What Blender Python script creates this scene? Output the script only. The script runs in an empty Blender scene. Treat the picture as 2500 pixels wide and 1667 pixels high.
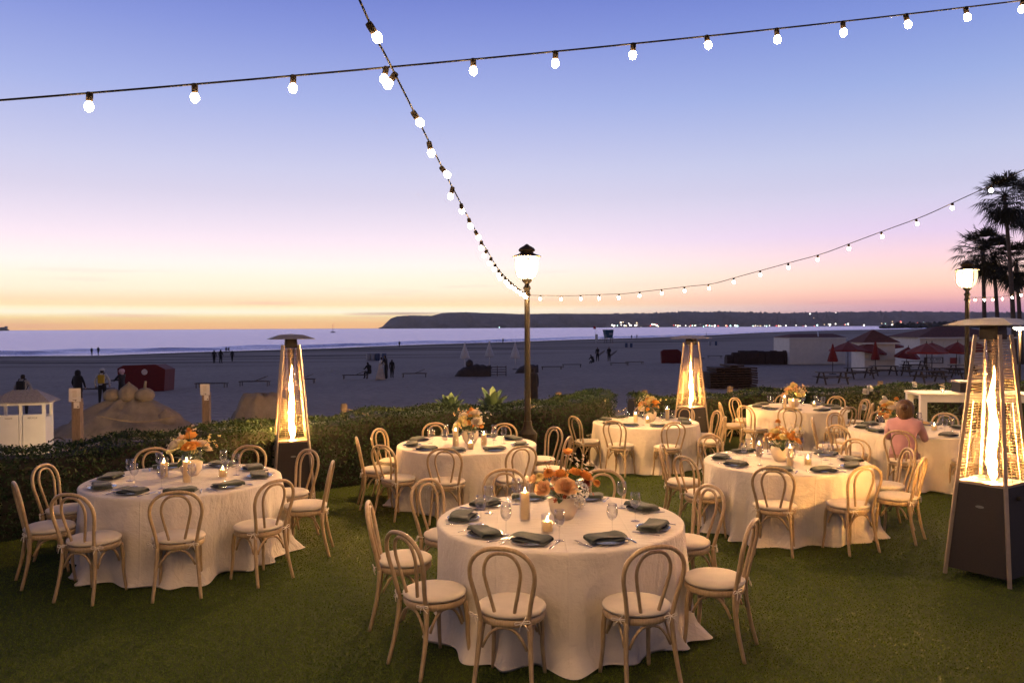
import bpy, math, random
import numpy as np
from mathutils import Vector, Matrix, Euler

random.seed(7)
rng = np.random.default_rng(7)
S = bpy.context.scene
COL = S.collection
rad = math.radians
PI = math.pi

# ------------------------------------------------------------------ camera
FPX, CX, CY = 1977.0, 1250.0, 833.5
CAM = Vector((0.0, 0.0, 2.2))
CROT = Matrix.Rotation(PI / 2 - rad(1.0), 3, 'X') @ Matrix.Rotation(rad(-0.3), 3, 'Z')
cd = bpy.data.cameras.new('camera')
cd.sensor_width = 36.0
cd.lens = FPX / 2500.0 * 36.0
cd.clip_start = 0.05
cd.clip_end = 60000.0
cam = bpy.data.objects.new('camera', cd)
COL.objects.link(cam)
cam.location = CAM
cam.rotation_euler = CROT.to_euler()
S.camera = cam

# ------------------------------------------------------------------ render settings
S.render.engine = 'CYCLES'
S.cycles.use_denoising = True
S.cycles.max_bounces = 6
S.cycles.diffuse_bounces = 3
S.cycles.glossy_bounces = 3
S.cycles.transmission_bounces = 4
S.cycles.transparent_max_bounces = 24
S.cycles.volume_bounces = 0
S.cycles.caustics_reflective = False
S.cycles.caustics_refractive = False
S.cycles.sample_clamp_indirect = 4.0
S.cycles.blur_glossy = 0.5
S.view_settings.view_transform = 'Standard'
S.view_settings.look = 'None'
S.view_settings.exposure = 0.0
S.view_settings.gamma = 1.0


def lin(r, g, b):
    f = lambda c: (c / 12.92 if c <= 0.04045 else ((c + 0.055) / 1.055) ** 2.4)
    return (f(r / 255.0), f(g / 255.0), f(b / 255.0), 1.0)


# ------------------------------------------------------------------ dusk sky (no sun above the horizon any more)
W = bpy.data.worlds.new('World')
S.world = W
W.use_nodes = True
nt = W.node_tree
nt.nodes.clear()
wn = lambda t: nt.nodes.new(t)
wl = lambda a, b: nt.links.new(a, b)


def wmath(op, a, b=None, clamp=False):
    n = wn('ShaderNodeMath'); n.operation = op; n.use_clamp = clamp
    for i, v in enumerate((a, b)):
        if v is None:
            continue
        if isinstance(v, (int, float)):
            n.inputs[i].default_value = v
        else:
            wl(v, n.inputs[i])
    return n.outputs[0]


tc = wn('ShaderNodeTexCoord')
sep = wn('ShaderNodeSeparateXYZ')
wl(tc.outputs['Generated'], sep.inputs[0])
elev = wmath('ARCSINE', sep.outputs[2])
azim = wmath('ARCTAN2', sep.outputs[0], sep.outputs[1])          # 0 = straight out to sea
pos = wmath('POWER', wmath('MAXIMUM', wmath('DIVIDE', elev, PI / 2), 0.0), 0.5)


def ramp(stops):
    n = wn('ShaderNodeValToRGB')
    n.color_ramp.interpolation = 'LINEAR'
    els = n.color_ramp.elements
    while len(els) > 1:
        els.remove(els[-1])
    for i, (e, c) in enumerate(stops):
        p = math.sqrt(e / 90.0)
        el = els[0] if i == 0 else els.new(p)
        el.position = p
        el.color = lin(*c)
    wl(pos, n.inputs[0])
    return n.outputs[0]


SKYL = [(0, (248, 184, 118)), (.35, (250, 194, 124)), (.75, (253, 218, 150)), (1.1, (255, 244, 212)), (1.35, (255, 236, 198)), (1.6, (253, 220, 172)),
        (1.9, (252, 217, 176)), (2.6, (255, 232, 204)), (3.4, (255, 238, 216)), (4.3, (255, 240, 232)), (6, (247, 229, 240)),
        (8.4, (228, 219, 240)), (10.8, (210, 210, 240)), (15.2, (171, 183, 235)), (19.4, (139, 154, 223)), (22.2, (118, 134, 212)),
        (40, (86, 89, 130)), (90, (66, 61, 80))]
SKYR = [(0, (152, 108, 150)), (.6, (172, 124, 156)), (1.3, (206, 150, 164)), (1.9, (238, 178, 170)), (2.6, (251, 200, 180)), (3.4, (251, 210, 196)),
        (4.4, (246, 208, 214)), (6, (226, 204, 233)), (8.4, (212, 208, 236)), (10.8, (197, 203, 236)), (15.2, (160, 178, 231)),
        (19.4, (130, 150, 221)), (22.2, (112, 132, 211)), (40, (84, 88, 130)), (90, (66, 61, 80))]
mr = wn('ShaderNodeMapRange'); mr.interpolation_type = 'SMOOTHSTEP'
wl(azim, mr.inputs[0]); mr.inputs[1].default_value = rad(-6); mr.inputs[2].default_value = rad(32)
mx = wn('ShaderNodeMix'); mx.data_type = 'RGBA'
wl(mr.outputs[0], mx.inputs[0]); wl(ramp(SKYL), mx.inputs[6]); wl(ramp(SKYR), mx.inputs[7])
# thin cloud streaks low over the sea
cv = wn('ShaderNodeCombineXYZ')
wl(wmath('MULTIPLY', azim, 5.0), cv.inputs[0]); wl(wmath('MULTIPLY', elev, 95.0), cv.inputs[1]); cv.inputs[2].default_value = 3.7
nz = wn('ShaderNodeTexNoise'); nz.inputs['Scale'].default_value = 1.0; nz.inputs['Detail'].default_value = 4.0
wl(cv.outputs[0], nz.inputs['Vector'])
c1 = wn('ShaderNodeMapRange'); wl(nz.outputs[0], c1.inputs[0]); c1.inputs[1].default_value = .56; c1.inputs[2].default_value = .74; c1.inputs[4].default_value = .34
c2 = wn('ShaderNodeMapRange'); wl(elev, c2.inputs[0]); c2.inputs[1].default_value = rad(5.5); c2.inputs[2].default_value = rad(1.0)
cm = wn('ShaderNodeMix'); cm.data_type = 'RGBA'
wl(wmath('MULTIPLY', c1.outputs[0], c2.outputs[0]), cm.inputs[0]); wl(mx.outputs[2], cm.inputs[6]); cm.inputs[7].default_value = lin(214, 150, 150)
# one long thin cloud low over the headland's tip
def tri(v, c, w_):
    return wmath('MAXIMUM', wmath('SUBTRACT', 1.0, wmath('DIVIDE', wmath('ABSOLUTE', wmath('SUBTRACT', v, c)), w_)), 0.0)


st = wmath('MULTIPLY', wmath('POWER', tri(azim, rad(-7.6), rad(4.2)), .5), wmath('POWER', tri(elev, rad(1.0), rad(.13)), .6))
st = wmath('MULTIPLY', wmath('MULTIPLY', st, nz.outputs[0]), 1.35, True)
cs = wn('ShaderNodeMix'); cs.data_type = 'RGBA'
wl(st, cs.inputs[0]); wl(cm.outputs[2], cs.inputs[6]); cs.inputs[7].default_value = lin(150, 96, 98)
cm = cs
# the sky opposite the sunset is darker
ea = wn('ShaderNodeMapRange'); wl(sep.outputs[1], ea.inputs[0]); ea.inputs[1].default_value = -0.9; ea.inputs[2].default_value = 0.7
ea.inputs[3].default_value = .28; ea.inputs[4].default_value = 1.0
bg = wn('ShaderNodeBackground')
gl_ = wn('ShaderNodeMapRange'); wl(elev, gl_.inputs[0]); gl_.inputs[1].default_value = rad(0.2); gl_.inputs[2].default_value = rad(9.0)
gl_.inputs[3].default_value = 1.30; gl_.inputs[4].default_value = 1.0       # the afterglow at the horizon is brighter than the picture's white
wl(cm.outputs[2], bg.inputs[0]); wl(wmath('MULTIPLY', ea.outputs[0], gl_.outputs[0]), bg.inputs[1])
wo = wn('ShaderNodeOutputWorld'); wl(bg.outputs[0], wo.inputs[0])

# light given off by the lamps of the place (radiance of each lit surface)
L_BULB, L_GLOBE, L_FLAME, L_CANDLE, P_CANDLE = 880.0, 860.0, 900.0, 60.0, 0.9
HAZE = 3.6e-5


# ------------------------------------------------------------------ geometry helpers
def ray(px, py):
    d = CROT @ Vector(((px - CX) / FPX, (CY - py) / FPX, -1.0))
    return d / d.y


def at(px, py, Y):
    return CAM + ray(px, py) * Y


def hit(px, py, zf, y0=3.0, y1=4000.0):
    d = ray(px, py)
    a = y0
    b = a
    while b < y1:
        p = CAM + d * b
        if p.z < zf(p.x, p.y):
            break
        a = b
        b *= 1.03
    for _ in range(30):
        m = (a + b) / 2
        p = CAM + d * m
        if p.z < zf(p.x, p.y):
            b = m
        else:
            a = m
    p = CAM + d * b
    p.z = zf(p.x, p.y)
    return p


def proj(p):
    q = CROT.transposed() @ (Vector(p) - CAM)
    return (CX + FPX * q.x / -q.z, CY - FPX * q.y / -q.z)


class MB:
    def __init__(s):
        s.v, s.f, s.m = [], [], []

    def add(s, vs, fs, mi=0):
        o = len(s.v)
        s.v += [tuple(v) for v in vs]
        s.f += [tuple(i + o for i in f) for f in fs]
        s.m += [mi] * len(fs)
        return s

    def box(s, c, size, rz=0.0, M=None, mi=0, taper=1.0):
        x, y, z = (q / 2 for q in size)
        vs = []
        for dz in (-1, 1):
            k = taper if dz > 0 else 1.0
            for dx, dy in ((-1, -1), (1, -1), (1, 1), (-1, 1)):
                p = Vector((dx * x * k, dy * y * k, dz * z))
                if rz:
                    p = Matrix.Rotation(rz, 3, 'Z') @ p
                if M:
                    p = M @ p
                vs.append(p + Vector(c))
        return s.add(vs, [(3, 2, 1, 0), (4, 5, 6, 7), (0, 1, 5, 4), (1, 2, 6, 5), (2, 3, 7, 6), (3, 0, 4, 7)], mi)

    def bar(s, a, b, w, h=None, mi=0):
        a, b = Vector(a), Vector(b)
        d = b - a
        z = d.normalized()
        x = z.cross(Vector((0, 0, 1)))
        if x.length < 1e-4:
            x = Vector((1, 0, 0))
        x.normalize()
        y = x.cross(z)
        h = h or w
        vs = []
        for p in (a, b):
            for i, j in ((-1, -1), (1, -1), (1, 1), (-1, 1)):
                vs.append(p + x * (i * w / 2) + y * (j * h / 2))
        return s.add(vs, [(3, 2, 1, 0), (4, 5, 6, 7), (0, 1, 5, 4), (1, 2, 6, 5), (2, 3, 7, 6), (3, 0, 4, 7)], mi)

    def tube(s, path, r, n=8, caps=True, mi=0, squash=1.0):
        P = [Vector(p) for p in path]
        N = len(P)
        R = r if isinstance(r, (list, tuple)) else [r] * N
        T = [(P[min(i + 1, N - 1)] - P[max(i - 1, 0)]).normalized() for i in range(N)]
        u = T[0].cross(Vector((0, 0, 1)))
        if u.length < 1e-3:
            u = T[0].cross(Vector((0, 1, 0)))
        u.normalize()
        vs = []
        for i in range(N):
            u = (u - T[i] * u.dot(T[i])).normalized()
            w = T[i].cross(u)
            for k in range(n):
                a = 2 * PI * k / n
                vs.append(P[i] + u * (math.cos(a) * R[i]) + w * (math.sin(a) * R[i] * squash))
        fs = []
        for i in range(N - 1):
            for k in range(n):
                k2 = (k + 1) % n
                fs.append((i * n + k, i * n + k2, (i + 1) * n + k2, (i + 1) * n + k))
        if caps:
            fs.append(tuple(range(n - 1, -1, -1)))
            fs.append(tuple((N - 1) * n + k for k in range(n)))
        return s.add(vs, fs, mi)

    def lathe(s, prof, n=20, c=(0, 0, 0), mi=0, sx=1.0, sy=1.0, fn=None):
        vs = []
        for (r, z) in prof:
            for k in range(n):
                a = 2 * PI * k / n
                q = fn(a, r, z) if fn else r
                vs.append((c[0] + q * math.cos(a) * sx, c[1] + q * math.sin(a) * sy, c[2] + z))
        fs = []
        for i in range(len(prof) - 1):
            for k in range(n):
                k2 = (k + 1) % n
                fs.append((i * n + k, i * n + k2, (i + 1) * n + k2, (i + 1) * n + k))
        if prof[0][0] > 1e-5:
            fs.append(tuple(range(n - 1, -1, -1)))
        if prof[-1][0] > 1e-5:
            fs.append(tuple((len(prof) - 1) * n + k for k in range(n)))
        return s.add(vs, fs, mi)

    def mesh(s, name, mats, smooth=False, ang=None):
        me = bpy.data.meshes.new(name)
        me.from_pydata(s.v, [], s.f)
        for m in (mats if isinstance(mats, (list, tuple)) else [mats]):
            me.materials.append(m)
        if any(s.m):
            me.polygons.foreach_set('material_index', s.m)
        if smooth:
            me.polygons.foreach_set('use_smooth', [True] * len(me.polygons))
            if ang:
                me.set_sharp_from_angle(angle=rad(ang))
        me.validate()
        return me


def np_mesh(name, V, F, mat, smooth=False, attr=None):
    me = bpy.data.meshes.new(name)
    V = np.asarray(V, dtype=np.float32); F = np.asarray(F, dtype=np.int32)
    k = F.shape[1]
    me.vertices.add(len(V)); me.vertices.foreach_set('co', V.ravel())
    me.loops.add(F.size); me.loops.foreach_set('vertex_index', F.ravel())
    me.polygons.add(len(F)); me.polygons.foreach_set('loop_start', np.arange(0, F.size, k, dtype=np.int32))
    me.polygons.foreach_set('loop_total', np.full(len(F), k, dtype=np.int32))
    if smooth:
        me.polygons.foreach_set('use_smooth', np.ones(len(F), dtype=bool))
    me.update(calc_edges=True)
    me.materials.append(mat)
    if attr:
        for nme, dat in attr.items():
            a = me.attributes.new(nme, 'FLOAT', 'POINT'); a.data.foreach_set('value', np.asarray(dat, dtype=np.float32))
    return me


def ob(name, data, parent=None, loc=(0, 0, 0), rot=(0, 0, 0), sc=None):
    o = bpy.data.objects.new(name, data)
    COL.objects.link(o)
    o.location = loc
    o.rotation_euler = rot
    if sc is not None:
        o.scale = (sc, sc, sc) if isinstance(sc, (int, float)) else sc
    if parent:
        o.parent = parent
    return o


def tag(o, label, cat, group=None):
    o['label'] = label
    o['category'] = cat
    if group:
        o['group'] = group
    return o


def thing(name, label, cat, loc=(0, 0, 0), rz=0.0, group=None, data=None, sc=None, rot=None):
    o = ob(name, data, None, loc, rot or (0, 0, rz), sc)
    return tag(o, label, cat, group)


def struct(o, kind='structure'):
    o['kind'] = kind
    return o


# ------------------------------------------------------------------ materials
class NT:
    def __init__(s, name):
        s.m = bpy.data.materials.new(name); s.m.use_nodes = True
        s.t = s.m.node_tree; s.t.nodes.clear()
        s.out = s.n('ShaderNodeOutputMaterial')

    def n(s, t, **kw):
        x = s.t.nodes.new(t)
        for k, v in kw.items():
            x.inputs[k].default_value = v
        return x

    def l(s, a, b):
        s.t.links.new(a, b)

    def coord(s, kind='Object', scale=None):
        c = s.n('ShaderNodeTexCoord').outputs[kind]
        if scale:
            m = s.n('ShaderNodeMapping'); m.inputs['Scale'].default_value = scale
            s.l(c, m.inputs[0]); c = m.outputs[0]
        return c

    def world(s, scale=None):
        c = s.n('ShaderNodeNewGeometry').outputs['Position']
        if scale:
            m = s.n('ShaderNodeMapping'); m.inputs['Scale'].default_value = scale
            s.l(c, m.inputs[0]); c = m.outputs[0]
        return c

    def noise(s, vec, scale, detail=4.0, rough=.55):
        x = s.n('ShaderNodeTexNoise'); x.inputs['Scale'].default_value = scale
        x.inputs['Detail'].default_value = detail; x.inputs['Roughness'].default_value = rough
        s.l(vec, x.inputs['Vector'])
        return x.outputs[0]

    def ramp(s, fac, stops):
        x = s.n('ShaderNodeValToRGB'); e = x.color_ramp.elements
        while len(e) > 1:
            e.remove(e[-1])
        for i, (p, c) in enumerate(stops):
            k = e[0] if i == 0 else e.new(p)
            k.position = p; k.color = (*c[:3], 1)
        s.l(fac, x.inputs[0])
        return x.outputs[0]

    def mix(s, fac, a, b, mode='MIX'):
        x = s.n('ShaderNodeMix'); x.data_type = 'RGBA'; x.blend_type = mode
        for k, v in ((0, fac), (6, a), (7, b)):
            if isinstance(v, (int, float)):
                x.inputs[k].default_value = v
            elif isinstance(v, tuple):
                x.inputs[k].default_value = (*v[:3], 1)
            else:
                s.l(v, x.inputs[k])
        return x.outputs[2]

    def bump(s, h, strength=.3, dist=.01, prev=None):
        x = s.n('ShaderNodeBump'); x.inputs['Strength'].default_value = strength; x.inputs['Distance'].default_value = dist
        s.l(h, x.inputs['Height'])
        if prev:
            s.l(prev, x.inputs['Normal'])
        return x.outputs[0]

    def pbr(s, col, rough=.6, metal=0.0, normal=None, **kw):
        b = s.n('ShaderNodeBsdfPrincipled')
        for k, v in (('Base Color', col), ('Roughness', rough), ('Metallic', metal)):
            if isinstance(v, (int, float)):
                b.inputs[k].default_value = v
            elif isinstance(v, tuple):
                b.inputs[k].default_value = (*v[:3], 1)
            else:
                s.l(v, b.inputs[k])
        for k, v in kw.items():
            b.inputs[k].default_value = v
        if normal:
            s.l(normal, b.inputs['Normal'])
        s.l(b.outputs[0], s.out.inputs[0])
        return s.m


def M(name, col, rough=.6, metal=0.0, var=.18, scale=12.0, bump=0.0, bscale=60.0, **kw):
    t = NT(name)
    c = t.coord()
    n = t.noise(c, scale)
    a = tuple(x * (1 - var) for x in col); b = tuple(min(1, x * (1 + var)) for x in col)
    colr = t.ramp(n, [(.3, a), (.7, b)])
    nrm = t.bump(t.noise(c, bscale, 3), bump, .01) if bump else None
    return t.pbr(colr, rough, metal, nrm, **kw)


def EM(name, col, strength):
    t = NT(name)
    e = t.n('ShaderNodeEmission'); e.inputs[0].default_value = (*col, 1); e.inputs[1].default_value = strength
    t.l(e.outputs[0], t.out.inputs[0])
    return t.m


def glass(name, tint=(1, 1, 1), base=.05, rough=.02, edge=.7):
    t = NT(name)
    lw = t.n('ShaderNodeLayerWeight'); lw.inputs[0].default_value = .22
    ma = t.n('ShaderNodeMath'); ma.operation = 'MULTIPLY_ADD'
    t.l(lw.outputs['Facing'], ma.inputs[0]); ma.inputs[1].default_value = edge; ma.inputs[2].default_value = base
    tr = t.n('ShaderNodeBsdfTransparent'); tr.inputs[0].default_value = (*tint, 1)
    gl = t.n('ShaderNodeBsdfGlossy'); gl.inputs['Roughness'].default_value = rough
    mi = t.n('ShaderNodeMixShader')
    t.l(ma.outputs[0], mi.inputs[0]); t.l(tr.outputs[0], mi.inputs[1]); t.l(gl.outputs[0], mi.inputs[2])
    t.l(mi.outputs[0], t.out.inputs[0])
    return t.m


def wood(name, c1, c2, rough=.5, sc=(30, 30, 4)):
    t = NT(name)
    v = t.coord('Object', sc)
    n = t.noise(v, 2.2, 6, .6)
    oi = t.n('ShaderNodeObjectInfo')
    col = t.ramp(n, [(.3, c1), (.7, c2)])
    mu = t.n('ShaderNodeMapRange'); t.l(oi.outputs['Random'], mu.inputs[0]); mu.inputs[3].default_value = .86; mu.inputs[4].default_value = 1.1
    hs = t.n('ShaderNodeHueSaturation'); t.l(col, hs.inputs['Color']); t.l(mu.outputs[0], hs.inputs['Value'])
    return t.pbr(hs.outputs[0], rough, 0, t.bump(n, .12, .004))


def fabric(name, col, var=.06, rough=.9, weave=700.0, strength=.25, wrinkle=0.0):
    t = NT(name)
    c = t.coord()
    n = t.noise(c, 6, 4)
    colr = t.ramp(n, [(.3, tuple(x * (1 - var) for x in col)), (.7, tuple(min(1, x * (1 + var)) for x in col))])
    nr = t.bump(t.noise(c, weave, 2), strength, .002)
    if wrinkle:
        w = t.noise(t.coord('Object', (1.3, 6.0, 2.0)), 5.0, 5, .6)
        nr = t.bump(w, wrinkle, .02, nr)
        sp = t.n('ShaderNodeSeparateXYZ'); t.l(t.coord(), sp.inputs[0])
        for k in (0, 1):
            pp = t.n('ShaderNodeMath'); pp.operation = 'PINGPONG'; t.l(sp.outputs[k], pp.inputs[0]); pp.inputs[1].default_value = .23
            mr_ = t.n('ShaderNodeMapRange'); t.l(pp.outputs[0], mr_.inputs[0]); mr_.inputs[1].default_value = .0; mr_.inputs[2].default_value = .010; mr_.inputs[3].default_value = 1.0; mr_.inputs[4].default_value = 0.0
            nr = t.bump(mr_.outputs[0], .55, .004, nr)
    return t.pbr(colr, rough, 0, nr, **{'Sheen Weight': .15})


MT = {}
MT['chair'] = wood('bleached_bentwood', (.32, .22, .115), (.50, .36, .205), .36, (40, 40, 5))
MT['cushion'] = fabric('cream_cushion_linen', (.66, .57, .45), .08, .95, 500)
MT['tie'] = fabric('cushion_tie_cotton', (.72, .64, .52), .08)
MT['cloth'] = fabric('tablecloth_linen', (.70, .62, .525), .04, .9, 420, .18, .8)
MT['napkin'] = fabric('dark_green_napkin', (.050, .060, .040), .2, .9, 500, .4)
MT['plate'] = M('pewter_plate', (.34, .36, .38), .22, .6, .08)
MT['steel'] = M('polished_cutlery_steel', (.72, .70, .67), .18, 1.0, .05)
MT['glass'] = glass('clear_glass', (.98, .98, .98), .035, .02, .85)
MT['jar'] = glass('candle_jar_glass', (1, 1, 1), .02, .02, .3)
MT['tubeglass'] = glass('heater_tube_glass', (1, .97, .92), .04, .05)
MT['panes'] = glass('lamp_glass', (1, 1, 1), .06, .05)
MT['vase'] = M('ceramic_vase', (.66, .55, .42), .55, 0, .08, 8, .15, 90)
t = NT('candle_wax')
df = t.n('ShaderNodeBsdfDiffuse'); df.inputs[0].default_value = (.88, .79, .58, 1)
tr = t.n('ShaderNodeBsdfTranslucent'); tr.inputs[0].default_value = (.97, .78, .42, 1)
mi = t.n('ShaderNodeMixShader'); mi.inputs[0].default_value = .62
t.l(df.outputs[0], mi.inputs[1]); t.l(tr.outputs[0], mi.inputs[2]); t.l(mi.outputs[0], t.out.inputs[0])
MT['wax'] = t.m
t = NT('candle_flame')
em = t.n('ShaderNodeEmission'); em.inputs[0].default_value = (1.0, .66, .28, 1); em.inputs[1].default_value = L_CANDLE
tp_ = t.n('ShaderNodeBsdfTransparent'); ad = t.n('ShaderNodeAddShader')
t.l(em.outputs[0], ad.inputs[0]); t.l(tp_.outputs[0], ad.inputs[1]); t.l(ad.outputs[0], t.out.inputs[0])
MT['flame'] = t.m
t = NT('gas_flame')
em = t.n('ShaderNodeEmission'); em.inputs[0].default_value = (1.0, .50, .14, 1); em.inputs[1].default_value = L_FLAME
lw = t.n('ShaderNodeLayerWeight'); lw.inputs[0].default_value = .5
nf = t.noise(t.coord('Object', (22, 22, 6)), 1.0, 4, .6)
sb = t.n('ShaderNodeMath'); sb.operation = 'SUBTRACT'; t.l(nf, sb.inputs[0]); t.l(lw.outputs['Facing'], sb.inputs[1])
fr = t.n('ShaderNodeMapRange'); t.l(sb.outputs[0], fr.inputs[0]); fr.inputs[1].default_value = -.45; fr.inputs[2].default_value = .5
pw = t.n('ShaderNodeMath'); pw.operation = 'POWER'; t.l(fr.outputs[0], pw.inputs[0]); pw.inputs[1].default_value = 5.0
ml = t.n('ShaderNodeMath'); ml.operation = 'MULTIPLY'; t.l(pw.outputs[0], ml.inputs[0]); ml.inputs[1].default_value = L_FLAME; t.l(ml.outputs[0], em.inputs[1])
tp_ = t.n('ShaderNodeBsdfTransparent'); ad = t.n('ShaderNodeAddShader')
t.l(em.outputs[0], ad.inputs[0]); t.l(tp_.outputs[0], ad.inputs[1]); t.l(ad.outputs[0], t.out.inputs[0])
MT['heatflame'] = t.m
MT['bulb'] = EM('warm_bulb', (1.0, .58, .245), L_BULB)
MT['globe'] = EM('lit_lamp_core', (1.0, .585, .24), L_GLOBE)
MT['core'] = EM('lantern_core', (1.0, .585, .24), L_GLOBE * 5.2)
t = NT('frosted_lit_glass')
em = t.n('ShaderNodeEmission'); em.inputs[0].default_value = (1.0, .78, .48, 1); em.inputs[1].default_value = 1.0
lw = t.n('ShaderNodeLayerWeight'); lw.inputs[0].default_value = .4
mr_ = t.n('ShaderNodeMapRange'); t.l(lw.outputs['Facing'], mr_.inputs[0]); mr_.inputs[3].default_value = 1.25; mr_.inputs[4].default_value = .5; t.l(mr_.outputs[0], em.inputs[1])
tp_ = t.n('ShaderNodeBsdfTransparent'); ad = t.n('ShaderNodeAddShader')
tp_.inputs[0].default_value = (.85, .8, .7, 1)
t.l(em.outputs[0], ad.inputs[0]); t.l(tp_.outputs[0], ad.inputs[1]); t.l(ad.outputs[0], t.out.inputs[0])
MT['frost'] = t.m
MT['wire'] = M('black_cable', (.005, .0045, .004), .9, **{'Specular IOR Level': .05})
MT['socket'] = M('bulb_socket', (.010, .008, .007), .8, **{'Specular IOR Level': .1})
MT['lampmetal'] = M('bronze_lamp_metal', (.022, .017, .012), .6, .0, .3, 20, .15, **{'Specular IOR Level': .3})
MT['heaterpost'] = M('tan_heater_post', (.46, .37, .29), .38, .6, .1)
MT['heaterbody'] = M('dark_hammered_panel', (.022, .016, .014), .55, .2, .5, 220, .3, 350)
MT['heatercap'] = M('reflector_aluminium', (.20, .19, .175), .45, .6, .1)
MT['grille'] = M('heater_grille_wire', (.45, .36, .27), .4, .8, .1)
MT['white'] = M('white_paint', (.78, .76, .72), .55, 0, .05, 3)
MT['shingle'] = M('grey_shed_roof', (.30, .28, .28), .8, 0, .25, 30, .3)
MT['post'] = wood('weathered_post', (.16, .115, .075), (.30, .22, .145), .85, (18, 18, 3))
MT['rope'] = M('rope_fibre', (.34, .26, .16), .9)
MT['redtent'] = fabric('red_canvas', (.12, .006, .008), .12, .8, 60, .1)
MT['redbrella'] = fabric('dark_red_umbrella_canvas', (.20, .014, .013), .15, .85, 60, .1)
MT['whitebrella'] = fabric('white_umbrella_canvas', (.62, .60, .60), .06, .85, 60, .1)
MT['dark'] = M('dark_plastic', (.02, .018, .018), .6)
MT['darkwood'] = wood('dark_picnic_wood', (.045, .035, .028), (.09, .07, .055), .8, (8, 8, 2))
MT['wicker'] = M('dark_wicker', (.05, .026, .02), .8, 0, .4, 60, .4, 120)
MT['lounger'] = M('lounger_frame', (.10, .085, .08), .6)
MT['tarp'] = M('brown_tarp', (.05, .036, .03), .7, 0, .3, 4, .5, 8)
MT['blue'] = M('blue_painted_panel', (.02, .09, .16), .6)
MT['bluebin'] = M('blue_bin_plastic', (.05, .08, .17), .5)
MT['greybin'] = M('pale_bin_plastic', (.36, .36, .40), .5)
MT['tile'] = M('red_roof_tile', (.17, .06, .04), .85, 0, .3, 6, .5, 14)
MT['plaster'] = M('off_white_plaster', (.80, .75, .68), .85, 0, .06, 2, .2, 20)
MT['sign'] = M('sign_panel', (.72, .68, .60), .6, 0, .04)
MT['brown'] = M('brown_sign_frame', (.12, .07, .045), .7)
MT['redsign'] = M('red_sign_panel', (.40, .06, .045), .6)
MT['ink'] = M('printed_ink', (.10, .08, .06), .8)
MT['palebrownink'] = M('faded_print', (.46, .39, .30), .8)
MT['logo'] = M('white_logo_print', (.62, .55, .55), .8)
MT['stem'] = M('flower_stem_green', (.10, .15, .05), .6)
MT['leaf'] = M('glossy_dark_leaf', (.03, .065, .022), .4, 0, .3, 40)
MT['mustard'] = fabric('mustard_cloth', (.52, .30, .06), .1)
MT['straw'] = M('woven_straw', (.50, .36, .20), .85, 0, .25, 80, .5, 160)
MT['seaboat'] = M('ship_hull', (.06, .05, .07), .7)
MT['sail'] = M('bare_mast', (.12, .1, .1), .6)
MT['flag'] = fabric('red_flag', (.55, .03, .03))


def petal(name, c, c2):
    t = NT(name)
    oi = t.n('ShaderNodeObjectInfo')
    n = t.noise(t.coord(), 25, 3)
    col = t.ramp(n, [(.25, c), (.75, c2)])
    b = t.n('ShaderNodeBsdfPrincipled'); t.l(col, b.inputs['Base Color']); b.inputs['Roughness'].default_value = .6
    tr = t.n('ShaderNodeBsdfTranslucent'); t.l(col, tr.inputs[0])
    mi = t.n('ShaderNodeMixShader'); mi.inputs[0].default_value = .35
    t.l(b.outputs[0], mi.inputs[1]); t.l(tr.outputs[0], mi.inputs[2]); t.l(mi.outputs[0], t.out.inputs[0])
    return t.m


PET = {'orange': petal('orange_petal', (.80, .33, .06), (.90, .46, .11)), 'apricot': petal('apricot_petal', (.86, .50, .22), (.93, .64, .36)),
       'yellow': petal('butter_petal', (.84, .68, .24), (.90, .78, .40)), 'rust': petal('rust_petal', (.22, .035, .015), (.40, .08, .03)),
       'cream': petal('cream_petal', (.80, .66, .48), (.86, .76, .62)), 'white': petal('white_petal', (.78, .74, .68), (.86, .83, .78))}


def leafmat(name, c1, c2, rough=.5, trans=.25):
    t = NT(name)
    n = t.noise(t.world(), 9, 3)
    col = t.ramp(n, [(.3, c1), (.7, c2)])
    b = t.n('ShaderNodeBsdfPrincipled'); t.l(col, b.inputs['Base Color']); b.inputs['Roughness'].default_value = rough
    tr = t.n('ShaderNodeBsdfTranslucent'); t.l(col, tr.inputs[0])
    mi = t.n('ShaderNodeMixShader'); mi.inputs[0].default_value = trans
    t.l(b.outputs[0], mi.inputs[1]); t.l(tr.outputs[0], mi.inputs[2]); t.l(mi.outputs[0], t.out.inputs[0])
    return t.m


MT['hedge'] = leafmat('hedge_leaf', (.007, .023, .006), (.024, .054, .014), .75)
MT['hedgecore'] = M('hedge_twigs', (.016, .014, .009), .9)
MT['rosebush'] = leafmat('rose_leaf', (.06, .07, .02), (.11, .12, .04), .5)
t = NT('brown_hair')
nh = t.noise(t.coord('Object', (90, 90, 9)), 1.0, 4, .6)
MT['hair'] = t.pbr(t.ramp(nh, [(.3, (.025, .012, .006)), (.7, (.13, .065, .03))]), .45, 0, t.bump(nh, .9, .01))
MT['agave'] = leafmat('agave_leaf', (.07, .12, .05), (.12, .18, .08), .6, .05)
MT['palmleaf'] = leafmat('palm_frond', (.018, .022, .012), (.04, .045, .022), .5)
MT['palmtrunk'] = M('palm_trunk', (.11, .085, .065), .9, 0, .3, 4, .4, 10)

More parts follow.
